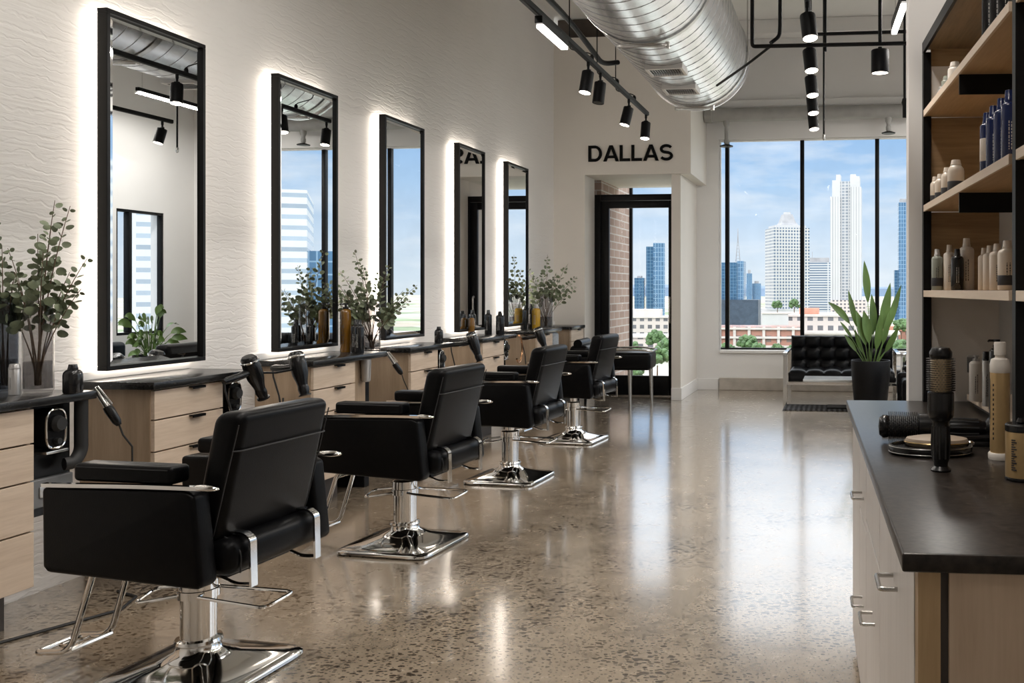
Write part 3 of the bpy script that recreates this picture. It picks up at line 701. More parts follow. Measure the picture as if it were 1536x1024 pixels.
b = NB(); tube(b, fillet([(-3.19, 3.57, .88), (-3.19, 3.57, .66), (-3.19, 3.53, .62), (-3.205, 3.50, .62)], .06), .026, 12); r = tag(obj('hose', b, M['rubber'], None), 'thick black elbow hose below the nearest counter end', 'hose')

hair_dryer((-3.075, 4.56, .905), 1.35, 1.15, 'black hair dryer hung before the first mirror counter end')
hair_dryer((-3.02, 4.88, .90), -.2, 1.3, 'black hair dryer hung past the first mirror counter end')
hair_dryer((-3.02, 7.36, .90), .2, 1.25, 'black hair dryer by the small jar on the fourth counter')
hair_dryer((-2.98, 8.94, .88), .1, 1.2, 'black hair dryer hung at the end of the fourth mirror counter')
b = NB(); tube(b, [(-3.13+.0, 8.74+.10*math.cos(a)*.9, .77+.13*math.sin(a)) for a in [PI*.5-PI*1.25*i/14 for i in range(15)]], .010, 8); tag(obj('hanging_hose', b, M['copper'], None), 'copper toned curved hose on the fourth mirror counter end', 'hose')
def iron(p0, p1, zf, label):
    r = thing('curling_iron', label, 'curling iron', p0, 0, 'irons hung at counter ends'); v = Vector(p1)-Vector(p0)
    b = NB(); tube(b, [(0, 0, 0), v*.15, v*.5, v*.55], [.008, .012, .013, .018], 12); obj('iron_barrel', b, M['steel'], r)
    b = NB(); tube(b, [v*.5, v*.6, v*.9, v], [.019, .021, .018, .010], 12); obj('iron_handle', b, M['plastic'], r)
    b = NB(); tube(b, [(.012, 0, .004), v*.5+Vector((.022, 0, .01))], .006, 8); obj('clamp', b, M['chrome'], r)
    b = NB(); e = Vector((v.x+.02, v.y+.05, zf-p0[2]))
    tube(b, [v, v*1.08+Vector((0, .01, -.03)), (v+e)/2+Vector((.03, 0, 0)), e, e+Vector((.02, .05, -.02)), e+Vector((.05, .02, -.015)), e+Vector((.03, -.03, .0))], .004, 6); obj('cord', b, M['rubber'], r)
iron((-3.17, 3.62, .925), (-3.09, 3.66, .76), .57, 'curling iron with trailing cord hung on the nearest counter end')
iron((-3.16, 6.165, .905), (-3.08, 6.22, .75), .50, 'curling iron with trailing cord by the eucalyptus vase counter end')
# tool cup under station 3 and towel under station 6
r = thing('tool_cup', 'silver cup holder hung under the amber bottle counter', 'tool holder', (-3.19, 5.93, .875))
b = NB(); lathe(b, [(.034, 0), (.034, -.02), (.030, -.14), (.024, -.15), (0, -.15)], 18); obj('cup', b, M['silver'], r)
b = NB(); box(b, (-.05, -.055, -.16), (-.037, .0, 0), .003); obj('cup_bracket', b, M['plastic'], r)
b = NB(); box(b, (-3.34, 9.95, .60), (-3.16, 10.14, .875), .04, 4); tag(obj('hanging_towel', b, M['towel'], None), 'folded grey towel hanging below the yellow bottle counter', 'towel')
# cable on the floor by the first cabinet
b = NB(); tube(b, [(-3.265, 2.75, .008), (-3.22, 2.95, .007), (-3.18, 3.15, .006), (-3.08, 3.38, .006), (-3.00, 3.56, .006), (-3.06, 3.72, .006), (-3.20, 3.78, .006)], .006, 6); tag(obj('power_cable', b, M['rubber'], None), 'black power cable lying on the floor by the nearest cabinet', 'cable')

# ------------------------------------------------------------------ styling chairs
def se(a, n_, r): # superellipse point
    c, s = math.cos(a), math.sin(a)
    return r*math.copysign(abs(c)**(2/n_), c), r*math.copysign(abs(s)**(2/n_), s)
def make_chair(label):
    r = thing('styling_chair', label, 'salon chair', (0, 0, 0), 0, 'styling chairs along the mirrors')
    rings = []; N = 64
    for rad, z, e in ((.250, .0, 9), (.257, .007, 9), (.256, .018, 9), (.247, .025, 9), (.225, .027, 8), (.175, .040, 6), (.115, .062, 3.2), (.075, .088, 2.1), (.066, .112, 2), (.066, .120, 2)):
        rings.append([(*se(2*PI*i/N, e, rad), z) for i in range(N)])
    b = NB(); loft(b, rings); obj('base_plate', b, M['chrome'], r, smooth=50)
    b = NB(); lathe(b, [(.074, .112), (.078, .118), (.074, .128), (.058, .132), (.058, .290), (.062, .292), (.062, .340), (.052, .346), (.032, .348), (.032, .40)], 32); obj('hydraulic_column', b, M['chrome'], r)
    b = NB()
    tube(b, fillet([(.045, -.055, .285), (.15, -.062, .28), (.315, -.072, .272), (.335, .055, .290), (.15, .06, .290), (.045, .055, .292)], .03), .0062, 8)
    tube(b, fillet([(-.03, -.05, .285), (-.185, -.085, .258), (-.205, .03, .275), (-.04, .055, .292)], .03), .0062, 8)
    lathe(b, [(.060, .270), (.068, .272), (.068, .300), (.060, .302)], 24)
    obj('pump_lever', b, M['chrome'], r)
    b = NB(); box(b, (-.20, -.16, .392), (.24, .16, .425), .006); obj('seat_mount', b, M['black_metal'], r)
    b = NB(); box(b, (-.275, -.245, .420), (.325, .245, .540), .045, 5); st = obj('seat_cushion', b, M['leather'], r)
    b = NB()
    for s in (-1, 1): tube(b, fillet([(.326, s*.200, .43), (.331, s*.200, .50), (.28, s*.200, .543), (.22, s*.2, .543)], .04), .003, 6)
    obj('seam', b, M['leather_seam'], st)
    for s in (-1, 1):
        y0, y1 = sorted((s*.252, s*.330))
        b = NB(); prism(b, [(-.300, .705), (.225, .715), (.262, .700), (.292, .425), (.275, .408), (-.280, .432), (-.297, .45)], y0, y1, bev=.014, seg=3); obj('side_panel', b, M['leather'], r)
        b = NB(); tube(b, fillet([(-.300, s*.318, .712), (.05, s*.318, .722), (.29, s*.318, .724)], .1), 0, flat=(.022, .012))
        t = NB(); bmesh.ops.create_uvsphere(t, u_segments=16, v_segments=10, radius=1); merge(b, t, T(.295, s*.315, .724) @ Matrix.Diagonal((.050, .017, .011, 1)))
        obj('arm_rail', b, M['chrome'], r)
        y0, y1 = sorted((s*.222, s*.306)); b = NB(); box(b, (-.205, y0, .724), (.165, y1, .782), .016, 4); pd = obj('arm_pad', b, M['leather'], r)
        b = NB(); tube(b, [(-.19, s*.306, .772), (.15, s*.306, .772)], .002, 5); obj('seam', b, M['leather_seam'], pd)
        b = NB(); yb = s*.165
        tube(b, fillet([(.26, yb, .552), (.318, yb, .550), (.343, yb, .532), (.347, yb, .378)], .012, 4), 0, flat=(.030, .008)); obj('chrome_bracket', b, M['chrome'], r)
        b = NB(); tube(b, fillet([(.345, yb, .384), (.29, yb-.01, .384), (.25, yb-.015, .402), (.15, yb, .414)], .02), .006, 6); obj('under_strut', b, M['chrome'], r)
    # reclined backrest: sheared, rounded block with a stitched head section
    bk = NB(); box(bk, (.150, -.232, .515), (.262, .232, .948), .036, 5)
    for v in bk.verts: v.co.x += (v.co.z-.515)*.26-(.012 if v.co.z > .8 else 0)
    back = obj('backrest', bk, M['leather'], r)
    b = NB(); zz = .825; dx = (zz-.515)*.26
    tube(b, fillet([(.262+dx-.018, -.2335, zz), (.262+dx, -.215, zz), (.262+dx, .215, zz), (.262+dx-.018, .2335, zz)], .02), .0028, 6); obj('seam', b, M['leather_seam'], back)
    for s in (-1, 1):
        b = NB(); tube(b, [(.262-.018+(z-.515)*.26, s*.2325, z) for z in (.55, .65, .75, .91)], .0022, 5); obj('piping', b, M['leather_seam'], back)
    # footrest
    b = NB()
    for s in (-1, 1): tube(b, fillet([(-.14, s*.08, .418), (-.285, s*.08, .415), (-.345, s*.08, .375), (-.445, s*.085, .075), (-.57, s*.085, .062)], .05), .011, 10)
    tube(b, fillet([(-.55, -.085, .062), (-.585, -.085, .061), (-.585, .085, .061), (-.55, .085, .062)], .03), .011, 10)
    tube(b, [(-.445, -.085, .078), (-.445, .085, .078)], .009, 8); tube(b, [(-.352, -.08, .355), (-.352, .08, .355)], .008, 8)
    ft = obj('footrest', b, M['chrome'], r)
    b = NB(); tube(b, fillet([(-.45, -.045, .082), (-.54, -.045, .072), (-.54, .045, .072), (-.45, .045, .082)], .02), .006, 8); tube(b, [(-.495, -.045, .078), (-.495, .045, .078)], .005, 6); obj('foot_grille', b, M['chrome'], ft)
    return r
ch = make_chair('black leather styling chair with chrome base nearest the camera')
A0 = -math.radians(4.2)
for i, (x, y, lb) in enumerate(((-2.241, 3.016, None), (-2.292, 4.665, 'second black styling chair from the camera, before the drawer cabinets'), (-2.354, 6.39, 'third black styling chair from the camera'), (-2.396, 8.108, 'fourth and farthest black styling chair, in front of the padded bench'))):
    if i == 0: ch.location = (x, y, 0); ch.rotation_euler = (0, 0, A0)
    else: dup(ch, (x, y, 0), A0+(-.01, .015, -.02)[i-1], lb)
# ------------------------------------------------------------------ vases, eucalyptus, bottles
def vase(loc, r_, h, label, glass, water=True):
    v = thing('glass_vase', label, 'vase', (loc[0], loc[1], loc[2]+.0008), 0, 'tall smoked glass vases')
    b = NB(); t = .004
    lathe(b, [(0, .0), (r_*.9, 0), (r_, .012), (r_, h*.90), (r_*.96, h*.94), (r_*.74, h*.965), (r_*.74, h), (r_*.74-t, h), (r_*.74-t, h*.962), (r_-t, h*.9), (r_-t, .016), (0, .012)], 28); obj('vase_body', b, glass, v)
    if water:
        b = NB(); lathe(b, [(0, .014), (r_-.006, .018), (r_-.006, h*.34), (0, h*.34)], 24); obj('water', b, M['water'], v)
    return v
def eucalyptus(loc, tips, label, seed, zstem=.03, leaf=.034, n_leaf=13, start=.28):
    q = random.Random(seed); r = thing('eucalyptus_bouquet', label, 'plant', loc, 0, 'eucalyptus in glass vases')
    for tip in tips:
        tip = Vector(tip); base = Vector((q.uniform(-.012, .012), q.uniform(-.012, .012), zstem)); mid = Vector((tip.x*.18, tip.y*.18, tip.z*.55))
        tip.x = max(tip.x, XW+.03-loc[0])
        def at(u): return base*(1-u)**2+mid*2*u*(1-u)+tip*u*u
        b = NB(); tube(b, [at(i/10) for i in range(11)], [.0038-.0026*i/10 for i in range(11)], 6); br = obj('branch', b, M['twig'], r)
        b = NB()
        for k in range(n_leaf):
            u = start+(1-start)*(k+.4*q.random())/n_leaf; p = at(u); tg = (at(min(1, u+.03))-at(u-.03)).normalized()
            sz = leaf*(1.12-.62*max(0, u-.45)/.55)*q.uniform(.8, 1.2)
            side = tg.orthogonal().normalized(); side.rotate(Matrix.Rotation(k*PI/2.3+q.uniform(-.5, .5), 3, tg))
            for sg in (1, -1):
                if q.random() < .08: continue
                dv = (side*sg+tg*.35+Vector((0, 0, q.uniform(-.25, .35)))).normalized()
                nv = dv.cross(tg); nv = (nv if nv.length > .01 else dv.orthogonal()).normalized(); nv.rotate(Matrix.Rotation(q.uniform(-1.0, 1.0), 3, dv))
                wv = dv.cross(nv).normalized(); c0 = p+dv*sz*.25; V = []
                for a in range(10):
                    an = 2*PI*a/10; lx = (1-math.cos(an))*.5; wd_ = math.sin(an)*.44*(1-.25*lx)
                    pt = c0+dv*lx*sz+wv*wd_*sz+nv*(-.10*sz*math.sin(PI*lx)+.22*abs(wd_)*sz); pt.x = max(pt.x, XW+.012-loc[0]); V.append(b.verts.new(pt))
                pt = c0+dv*.5*sz-nv*.08*sz; pt.x = max(pt.x, XW+.012-loc[0]); cc = b.verts.new(pt)
                for a in range(10): b.faces.new((V[a], V[(a+1) % 10], cc))
        obj('leaves', b, M['leaf'], br, smooth=180)
    return r
vase((-3.452, 3.47, ZT), .052, .405, 'wide smoked glass vase at the picture edge on the nearest counter', M['dark_glass'])
vase((-3.325, 3.50, ZT), .056, .38, 'clear smoked glass vase with eucalyptus on the nearest counter', M['smoke_glass'])
eucalyptus((-3.325, 3.50, ZT), [(.05, .03, .80), (.13, .02, .775), (.19, .05, .57), (.17, .03, .43), (.08, -.06, .58), (-.02, .02, .66), (-.14, .0, .60), (-.17, -.03, .44), (.10, .05, .50), (-.06, -.05, .50), (.06, .0, .68)],
           'large eucalyptus bouquet on the nearest counter, beside the first mirror', 3, leaf=.046, n_leaf=10, start=.52)
eucalyptus((-3.452, 3.47, ZT), [(-.05, 0, .72), (.02, -.03, .60), (-.10, -.05, .52), (.03, .02, .50), (.06, -.02, .46)], 'eucalyptus sprigs in the vase at the picture edge', 8, leaf=.050, n_leaf=8, start=.58)
vase((-3.225, 6.078, ZT), .056, .345, 'smoked glass vase with eucalyptus behind two dark bottles on the third counter', M['smoke_glass'])
eucalyptus((-3.225, 6.078, ZT), [(-.13, .0, .70), (-.50, .0, .52), (-.42, .05, .42), (-.52, -.04, .40), (-.25, .02, .56), (-.30, .0, .44), (.10, .05, .60), (.28, .10, .46), (.20, .05, .42), (.25, .05, .36), (-.05, -.03, .58), (.03, .05, .55), (-.12, .03, .48), (-.18, -.02, .40)],
           'spreading eucalyptus bouquet on the third counter, between second and third mirrors', 5, leaf=.044, n_leaf=14, start=.42)
vase((-3.29, 10.05, ZT), .075, .38, 'smoked glass vase with eucalyptus on the yellow bottle counter', M['smoke_glass'])
eucalyptus((-3.29, 10.05, ZT), [(.02, .0, .82), (-.30, .0, .70), (-.38, .0, .52), (.24, .05, .72), (.34, .06, .58), (.34, .05, .46), (-.15, .02, .60), (.12, .0, .62), (-.05, .03, .66), (-.36, .02, .40), (.05, .0, .55)],
           'eucalyptus bouquet in the far corner, in front of the last mirror', 11, leaf=.058, n_leaf=9, start=.50)

def bottle(loc, r_, h, body, cap, label, kind='screw', group=None, band=None, text=None, rz=0, neck=.35, capr=.5):
    """kind: screw, pump, spray, tube, jar"""
    o = thing('bottle', label, 'bottle', (loc[0], loc[1], loc[2]+.0008), rz, group); ch_ = h*(.16 if kind != 'pump' else .12); hb = h-ch_
    if kind == 'tube': prof = [(0, 0), (r_, 0), (r_, hb*.99), (r_*.97, hb), (0, hb)]; cr = r_*.97
    else:
        sh = r_*neck*1.6
        prof = [(0, 0), (r_*.93, 0), (r_, r_*.12), (r_, hb-sh), (r_*.93, hb-sh*.55), (r_*.70, hb-sh*.18), (r_*capr, hb-sh*.05), (r_*capr*.95, hb), (0, hb)]; cr = r_*capr
    b = NB(); lathe(b, prof, 24); bd = obj('bottle_body', b, body, o)
    b = NB()
    if kind == 'pump':
        lathe(b, [(cr, hb), (cr*1.05, hb+.002), (cr*1.05, hb+ch_*.35), (cr*.4, hb+ch_*.4), (cr*.4, hb+ch_*.7), (cr*.95, hb+ch_*.72), (cr*.95, h), (0, h)], 18)
        tube(b, [(0, 0, h-ch_*.15), (-r_*1.05, 0, h-ch_*.15), (-r_*1.15, 0, h-ch_*.3)], r_*.16, 8)
    else: lathe(b, [(0, hb-.001), (cr*1.06, hb-.001), (cr*1.06, hb+ch_*.2), (cr*.98, hb+ch_*.25), (cr*.86, h-.002), (cr*.8, h), (0, h)], 20)
    obj('bottle_cap', b, cap, o)
    if band:
        mt, z0, z1 = band; b = NB(); lathe(b, [(r_*1.002, h*z0), (r_*1.012, h*z0+.0005), (r_*1.012, h*z1-.0005), (r_*1.002, h*z1)], 24); obj('bottle_label', b, mt, o)
    if text is not None:
        q = random.Random(int(h*1e4)+int(r_*1e5)); b = NB()
        for c in range(2):  # illegible printed dashes running up the label
            z = h*.18
            while z < h*.55:
                dz_ = h*q.uniform(.015, .05); a = -PI/2-.25+c*.30
                prism(b, [((r_*1.012)*math.cos(a+s), (r_*1.012)*math.sin(a+s)) for s in (0, .1)]+[((r_*1.022)*math.cos(a+s), (r_*1.022)*math.sin(a+s)) for s in (.1, 0)], z, z+dz_, 'XY'); z += dz_+h*.015
        obj('label_print', b, text, bd, smooth=0)
    return o
PL, PD = M['print_light'], M['print_dark']
G0 = 'bottles on the station counters'
bottle((-3.345, 3.41, ZT), .021, .125, M['silver'], M['silver'], 'small silver canister in front of the eucalyptus vase', 'tube', G0, text=PD)
bottle((-3.165, 3.50, ZT), .036, .118, M['bottle_black'], M['bottle_black'], 'squat black jar alone at the end of the nearest counter', 'screw', G0, neck=.45)
bottle((-3.385, 6.02, ZT), .036, .335, M['amber'], M['bottle_black'], 'tall amber bottle with black pump cap left of two dark bottles', 'pump', G0, text=PD)
bottle((-3.300, 6.00, ZT), .030, .225, M['bottle_black'], M['bottle_black'], 'black bottle directly beside the amber bottle', 'screw', G0, text=PL)
bottle((-3.236, 5.93, ZT), .030, .225, M['bottle_black'], M['bottle_black'], 'black bottle in front of the eucalyptus vase on the third counter', 'screw', G0, text=PL)
bottle((-3.25, 7.20, ZT), .034, .130, M['bottle_black'], M['bottle_black'], 'small black jar alone on the fourth counter', 'screw', G0, neck=.45)
bottle((-3.385, 8.60, ZT), .034, .235, M['bottle_black'], M['bottle_black'], 'black bottle at the edge of the fourth mirror', 'screw', G0, text=PL)
bottle((-3.275, 8.62, ZT), .040, .225, M['bottle_black'], M['bottle_black'], 'rounder black bottle between the fourth and last mirrors', 'screw', G0, text=PL)
bottle((-3.43, 8.30, ZT), .030, .200, M['amber'], M['bottle_black'], 'small amber bottle close against the fourth mirror', 'screw', G0)
bottle((-3.45, 10.02, ZT), .036, .27, M['bottle_black'], M['bottle_black'], 'dark bottle next to the yellow bottle', 'screw', G0, text=PL)
bottle((-3.365, 9.94, ZT), .046, .27, M['yellow'], M['silver'], 'yellow bottle in front of the far vase', 'screw', G0, text=PL)
bottle((-3.475, 9.86, ZT), .038, .26, M['bottle_black'], M['bottle_black'], 'black bottle against the last mirror', 'screw', G0)

# ------------------------------------------------------------------ right-hand counter
CA = math.atan2(-.9992, .0401)+PI/2      # local -Y runs towards the camera, +X to the wall
ZR = .92
def cpt(al, ac): return (.010+.0401*al+.9992*ac, 3.567-.9992*al+.0401*ac)
r = thing('countertop', 'long black stone retail countertop with hair brushes on it', 'countertop', (.010, 3.567, 0), CA)
b = NB(); box(b, (0, -2.055, ZR-.031), (.685, .03, ZR), .004, 3); obj('slab', b, M['stone_warm'], r, smooth=30)
r = thing('base_cabinet', 'white fronted base cabinet with an oak end panel under the retail counter', 'cabinet', (.010, 3.567, 0), CA)
zc = ZR-.032
b = NB(); box(b, (.05, -2.035, .09), (.675, .02, zc)); obj('carcass', b, M['kick'], r, smooth=0)
b = NB(); box(b, (.08, -2.00, 0), (.67, 0, .09)); obj('toe_kick', b, M['kick'], r, smooth=0)
b = NB(); box(b, (.026, -2.045, .05), (.062, -2.005, zc), .001); obj('edge_stile', b, M['oak_edge'], r, smooth=0)
b = NB(); box(b, (.075, -2.047, .05), (.680, -2.036, zc), .001); obj('end_panel', b, M['end_panel'], r, smooth=0)
pulls = []
def pull(par, y, z):
    b = NB(); tube(b, fillet([(.022, y-.045, z), (-.012, y-.045, z), (-.012, y+.045, z), (.022, y+.045, z)], .008), .0048, 8); obj('pull_handle', b, M['steel'], par)
for y0, y1, cuts in ((-2.005, -1.29, [(.05, zc, .765)]), (-1.285, -.78, [(.05, .66, .484), (.664, zc, None)]), (-.775, -.44, [(.05, .62, .378), (.624, zc, .706)]), (-.435, .02, [(.05, zc, None)])):
    for z0, z1, hz in cuts:
        b = NB(); box(b, (.024, y0+.002, z0+.002), (.044, y1-.002, z1-.002), .0015); dr = obj('cabinet_door', b, M['white_front'], r, smooth=0)
        if hz: pull(dr, y0+(y1-y0)*(.42 if y0 < -2 else .35), hz)

# round brush standing, round brush lying, dish, tools
def brush(root, core='barrel'):
    """along +Z, foot at 0, total .288"""
    b = NB(); lathe(b, [(0, 0), (.023, 0), (.024, .004), (.016, .012), (.0165, .020), (.0195, .028), (.021, .07), (.0195, .10), (.0185, .112), (.020, .118)], 22); h = obj('brush_handle', b, M['plastic'], root)
    b = NB()
    for i in range(9):
        a = 2*PI*i/9; tube(b, [(.0195*math.cos(a), .0195*math.sin(a), .03), (.0212*math.cos(a), .0212*math.sin(a), .07), (.0195*math.cos(a), .0195*math.sin(a), .105)], .0022, 5)
    obj('grip_rib', b, M['rubber'], h)
    b = NB(); lathe(b, [(.020, .116), (.026, .122), (.0295, .130), (.0305, .145), (.0305, .182), (.028, .184)], 26); obj('collar', b, M['plastic'], root)
    b = NB(); lathe(b, [(.0225, .18), (.0235, .19), (.0235, .262), (.026, .266), (.0265, .276), (.020, .286), (0, .289)], 26); obj('brush_cap', b, M['plastic'], root)
    b = NB(); lathe(b, [(.0238, .185), (.0240, .187), (.0240, .260), (.0236, .261)], 26); br = obj('barrel', b, M[core], root)
    b = NB()
    for k in range(15):
        for i in range(22):
            a = 2*PI*(i+.5*(k % 2))/22; z = .187+.0052*k; c, s = math.cos(a), math.sin(a)
            tube(b, [(.023*c, .023*s, z), (.0335*c, .0335*s, z+.001)], [.0011, .0008], 4)
    obj('bristles', b, M['bristle'], br, smooth=0)
x, y = cpt(1.361, .159)
brush(thing('round_brush', 'black round hair brush standing upright on the counter', 'hair brush', (x, y, ZR), .3))
x, y = cpt(.95, .225)
r = thing('round_brush', 'black round hair brush lying on its side behind the upright brush', 'hair brush', (x, y, ZR+.042), 0)
r.rotation_euler = (0, -PI/2, -.04); r.scale = (1.22, 1.22, 1.05); r.location = (x+.125, y, ZR+.041)
brush(r, 'rubber')
x, y = cpt(1.13, .165)
r = thing('styling_dish', 'oval black dish with chrome edge in front of the lying brush', 'dish', (x, y, ZR), .1)
o = [(.106*math.cos(2*PI*i/40), .075*math.sin(2*PI*i/40)) for i in range(40)]
b = NB(); loft(b, [[(px*k, py*k, z) for px, py in o] for k, z in ((.94, 0), (1, .006), (1.0, .020), (.97, .024), (.93, .024), (.90, .016))]); obj('dish_body', b, M['plastic'], r)
b = NB()
for z in (.007, .0215): tube(b, [(px*1.0, py*1.0, z) for px, py in o], .0011, 6, True)
obj('chrome_edge', b, M['steel'], r)
x, y = cpt(1.10, .185)
r = thing('leather_case', 'flat tan oval leather case resting in the black dish', 'case', (x, y, ZR+.017), .05)
o = [(.082*math.cos(2*PI*i/36), .056*math.sin(2*PI*i/36)) for i in range(36)]
b = NB(); loft(b, [[(px*k, py*k, z) for px, py in o] for k, z in ((.93, 0), (1, .006), (1, .012), (.95, .019), (.6, .024), (.2, .026))]); obj('case_body', b, M['tan'], r)
b = NB(); tube(b, [(px*1.005, py*1.005, .010) for px, py in o], .0022, 6, True); obj('zip_edge', b, M['brass'], r)
b = NB(); lathe(b, [(.009, 0), (.010, .006), (.006, .010), (0, .011)], 12, T(.085, -.012, .004)); obj('zip_clasp', b, M['chrome'], r)
x, y = cpt(.80, .10); r = thing('sectioning_comb', 'flat black paddle lying behind the dish at the lying brush head', 'comb', (x, y, ZR), 0)
b = NB(); box(b, (-.035, -.03, 0), (.045, .03, .016), .007, 3); obj('paddle', b, M['plastic'], r)
b = NB(); tube(b, [(.04, 0, .008), (.10, .0, .008)], .006, 8); obj('paddle_stem', b, M['plastic'], r)
x, y = cpt(1.02, .33); r = thing('hair_straightener', 'black hair straightener lying flat near the tall gold bottle', 'hair straightener', (x, y, ZR), .12)
b = NB(); prism(b, [(-.12, .004), (.07, .002), (.08, .016), (-.10, .020)], -.014, .014, bev=.003); obj('straightener_arm', b, M['plastic'], r)
b = NB(); prism(b, [(-.10, .020), (.08, .018), (.09, .034), (-.08, .030)], -.014, .014, bev=.003); obj('straightener_arm', b, M['plastic'], r)
b = NB(); lathe(b, [(.010, -.016), (.012, -.012), (.012, .012), (.010, .016)], 14, T(-.10, 0, .018) @ RX(PI/2)); obj('hinge_pin', b, M['chrome'], r)

x, y = cpt(1.192, .328)
r = thing('bottle', 'tall gold and white bottle standing on a white disc by the shelf post', 'bottle', (x, y, ZR))
b = NB(); lathe(b, [(0, 0), (.028, 0), (.029, .004), (.029, .014), (.027, .017), (0, .017)], 28); obj('base_disc', b, M['bottle_white'], r)
b = NB(); lathe(b, [(0, .017), (.0235, .017), (.0245, .022), (.0245, .215), (0, .215)], 28); bd = obj('bottle_body', b, M['bottle_gold'], r)
b = NB(); lathe(b, [(.0245, .2151), (.0252, .217), (.0252, .235), (.022, .248), (.012, .252), (.012, .258), (.0145, .259), (.0145, .288), (.013, .291), (0, .291)], 24); obj('bottle_cap', b, M['bottle_white'], r)
b = NB(); box(b, (-.0252, -.004, .10), (-.0244, .004, .20)); [box(b, (-.020, -.0172+.0, .05+.012*k), (-.0135, -.0160, .056+.012*k)) for k in range(12)]; obj('label_print', b, PD, bd, smooth=0)
x, y = cpt(1.44, .33)
x, y = .390, 2.132
r = thing('canister', 'gold canister with a black lid at the picture edge on the counter', 'canister', (x, y, ZR))
b = NB(); lathe(b, [(0, 0), (.034, 0), (.034, .006), (.0345, .008), (.0345, .108), (0, .108)], 28); bd = obj('canister_body', b, M['bottle_gold'], r)
b = NB(); lathe(b, [(.0352, .109), (.0352, .122), (.032, .125), (0, .125)], 28); lathe(b, [(.008, .125), (.011, .128), (.007, .137), (0, .138)], 12); obj('canister_lid', b, M['plastic'], r)
b = NB(); lathe(b, [(.0350, .0), (.0356, .001), (.0356, .007), (.0350, .008)], 28); obj('base_ring', b, M['plastic'], r)
b = NB()
for k in range(14):
    a = PI*1.30; c, s = math.cos(a), math.sin(a); box(b, (-.0006, -.006, .025+.005*k), (.0006, .006-.003*(k % 3), .0275+.005*k), M=T(.0350*c, .0350*s, 0) @ RZ(a))
obj('label_print', b, PD, bd, smooth=0)

# ------------------------------------------------------------------ shelving on the counter
SA = math.atan2(-.9979, .0648)+PI/2
def spt(al, ac): return (.294+.0648*al+.9979*ac, 3.60-.9979*al+.0648*ac)
r = thing('shelf_unit', 'tall oak and black steel shelving unit standing on the retail counter', 'shelving', (.294, 3.60, 0), SA)
for y in (0, -1.39):
    b = NB(); box(b, (0, y-.032 if y else -.030, ZR), (.030, y if y else .002, 2.234), .002); obj('steel_post', b, M['black_metal'], r, smooth=0)
SH = ((2.015, 'oak shelf'), (1.6586, ''), (1.339, ''))
for k, (z, _) in enumerate(SH):
    b = NB(); box(b, (.008, -2.0, z-.022), (.335, -.004, z-.0008), .001); s_ = obj('shelf_board', b, M['oak_shelf'], r, smooth=0)
    b = NB(); box(b, (0, -1.358, z-.024), (.008, -.032, z), .0008); box(b, (0, -2.0, z-.024), (.008, -1.424, z), .0008); obj('shelf_edge', b, M['oak_shelf_edge'], s_, smooth=0)
    if k < 2:
        b = NB(); box(b, (.004, -.724, z-.085), (.33, -.716, z-.0245), .001); obj('bracket_plate', b, M['black_metal'], r, smooth=0)
for nm, z0, z1, m_ in (('wood_panel', 2.185, 2.25, 'oak_panel'), ('painted_panel', 2.016, 2.184, 'white'), ('wood_panel', 1.660, 1.990, 'oak_panel'), ('wood_panel', 1.341, 1.633, 'oak_panel'), ('painted_panel', ZR+.001, 1.314, 'offwhite')):
    b = NB(); box(b, (.031, -.012, z0), (.285, .0, z1)); obj('end_'+nm, b, M[m_], r, smooth=0)
b = NB(); box(b, (.020, -2.0, 2.25), (.335, 0, 2.272)); obj('top_panel', b, M['oak_dark'], r, smooth=0)
b = NB(); box(b, (.0, -2.0, 2.235), (.010, -.0, 2.275)); obj('top_rail', b, M['black_metal'], r, smooth=0)
b = NB(); prism(b, [(.152, -2.0), (.152, -.08), (.34, -.08), (.34, -2.0)], .935, .957, 'XY', bev=.001); obj('low_shelf', b, M['oak_shelf_edge'], r, smooth=0)
b = NB(); box(b, (.165, -1.9, ZR+.001), (.20, -.12, .935)); obj('shelf_cleat', b, M['kick'], r, smooth=0)
b = NB(); box(b, (.165, -.020, 1.03), (.205, -.0125, 1.09), .003); obj('outlet', b, M['grey_plate'], r, smooth=0)

G3, G2, G1, GL = 'bottles on the middle shelf', 'bottles on the second shelf', 'stock on the top shelf', 'bottles on the low shelf'
for x, y, r_, h, bm_, cp, kind, lb, tx in (
    (0.339, 3.487, .021, .150, 'bottle_sage', 'silver', 'screw', 'translucent grey green bottle with silver cap, first on the middle shelf', PD),
    (0.381, 3.472, .021, .165, 'bottle_white', 'bottle_cream', 'screw', 'slim white bottle partly behind the single black bottle', PD),
    (0.382, 3.241, .0215, .140, 'bottle_black', 'bottle_black', 'screw', 'single black bottle on the middle shelf', PL),
    (0.417, 3.275, .0255, .178, 'bottle_white', 'bottle_cream', 'screw', 'largest white bottle, behind the single black bottle', PD),
    (0.444, 3.057, .019, .135, 'bottle_cream', 'bottle_cream', 'screw', 'first of the row of four cream bottles near the post', PD),
    (0.438, 2.895, .021, .135, 'bottle_cream', 'bottle_cream', 'screw', 'second of the row of four cream bottles near the post', PD),
    (0.435, 2.744, .022, .133, 'bottle_cream', 'bottle_cream', 'screw', 'third of the row of four cream bottles near the post', PD),
    (0.438, 2.593, .026, .134, 'bottle_cream', 'bottle_cream', 'screw', 'widest of the four cream bottles, touching the post', PD)):
    bottle((x, y, 1.339), r_, h, M[bm_], M[cp], lb, kind, G3, text=tx, band=(PD, .1, .3) if 'grey green' in lb or 'widest' in lb else None)
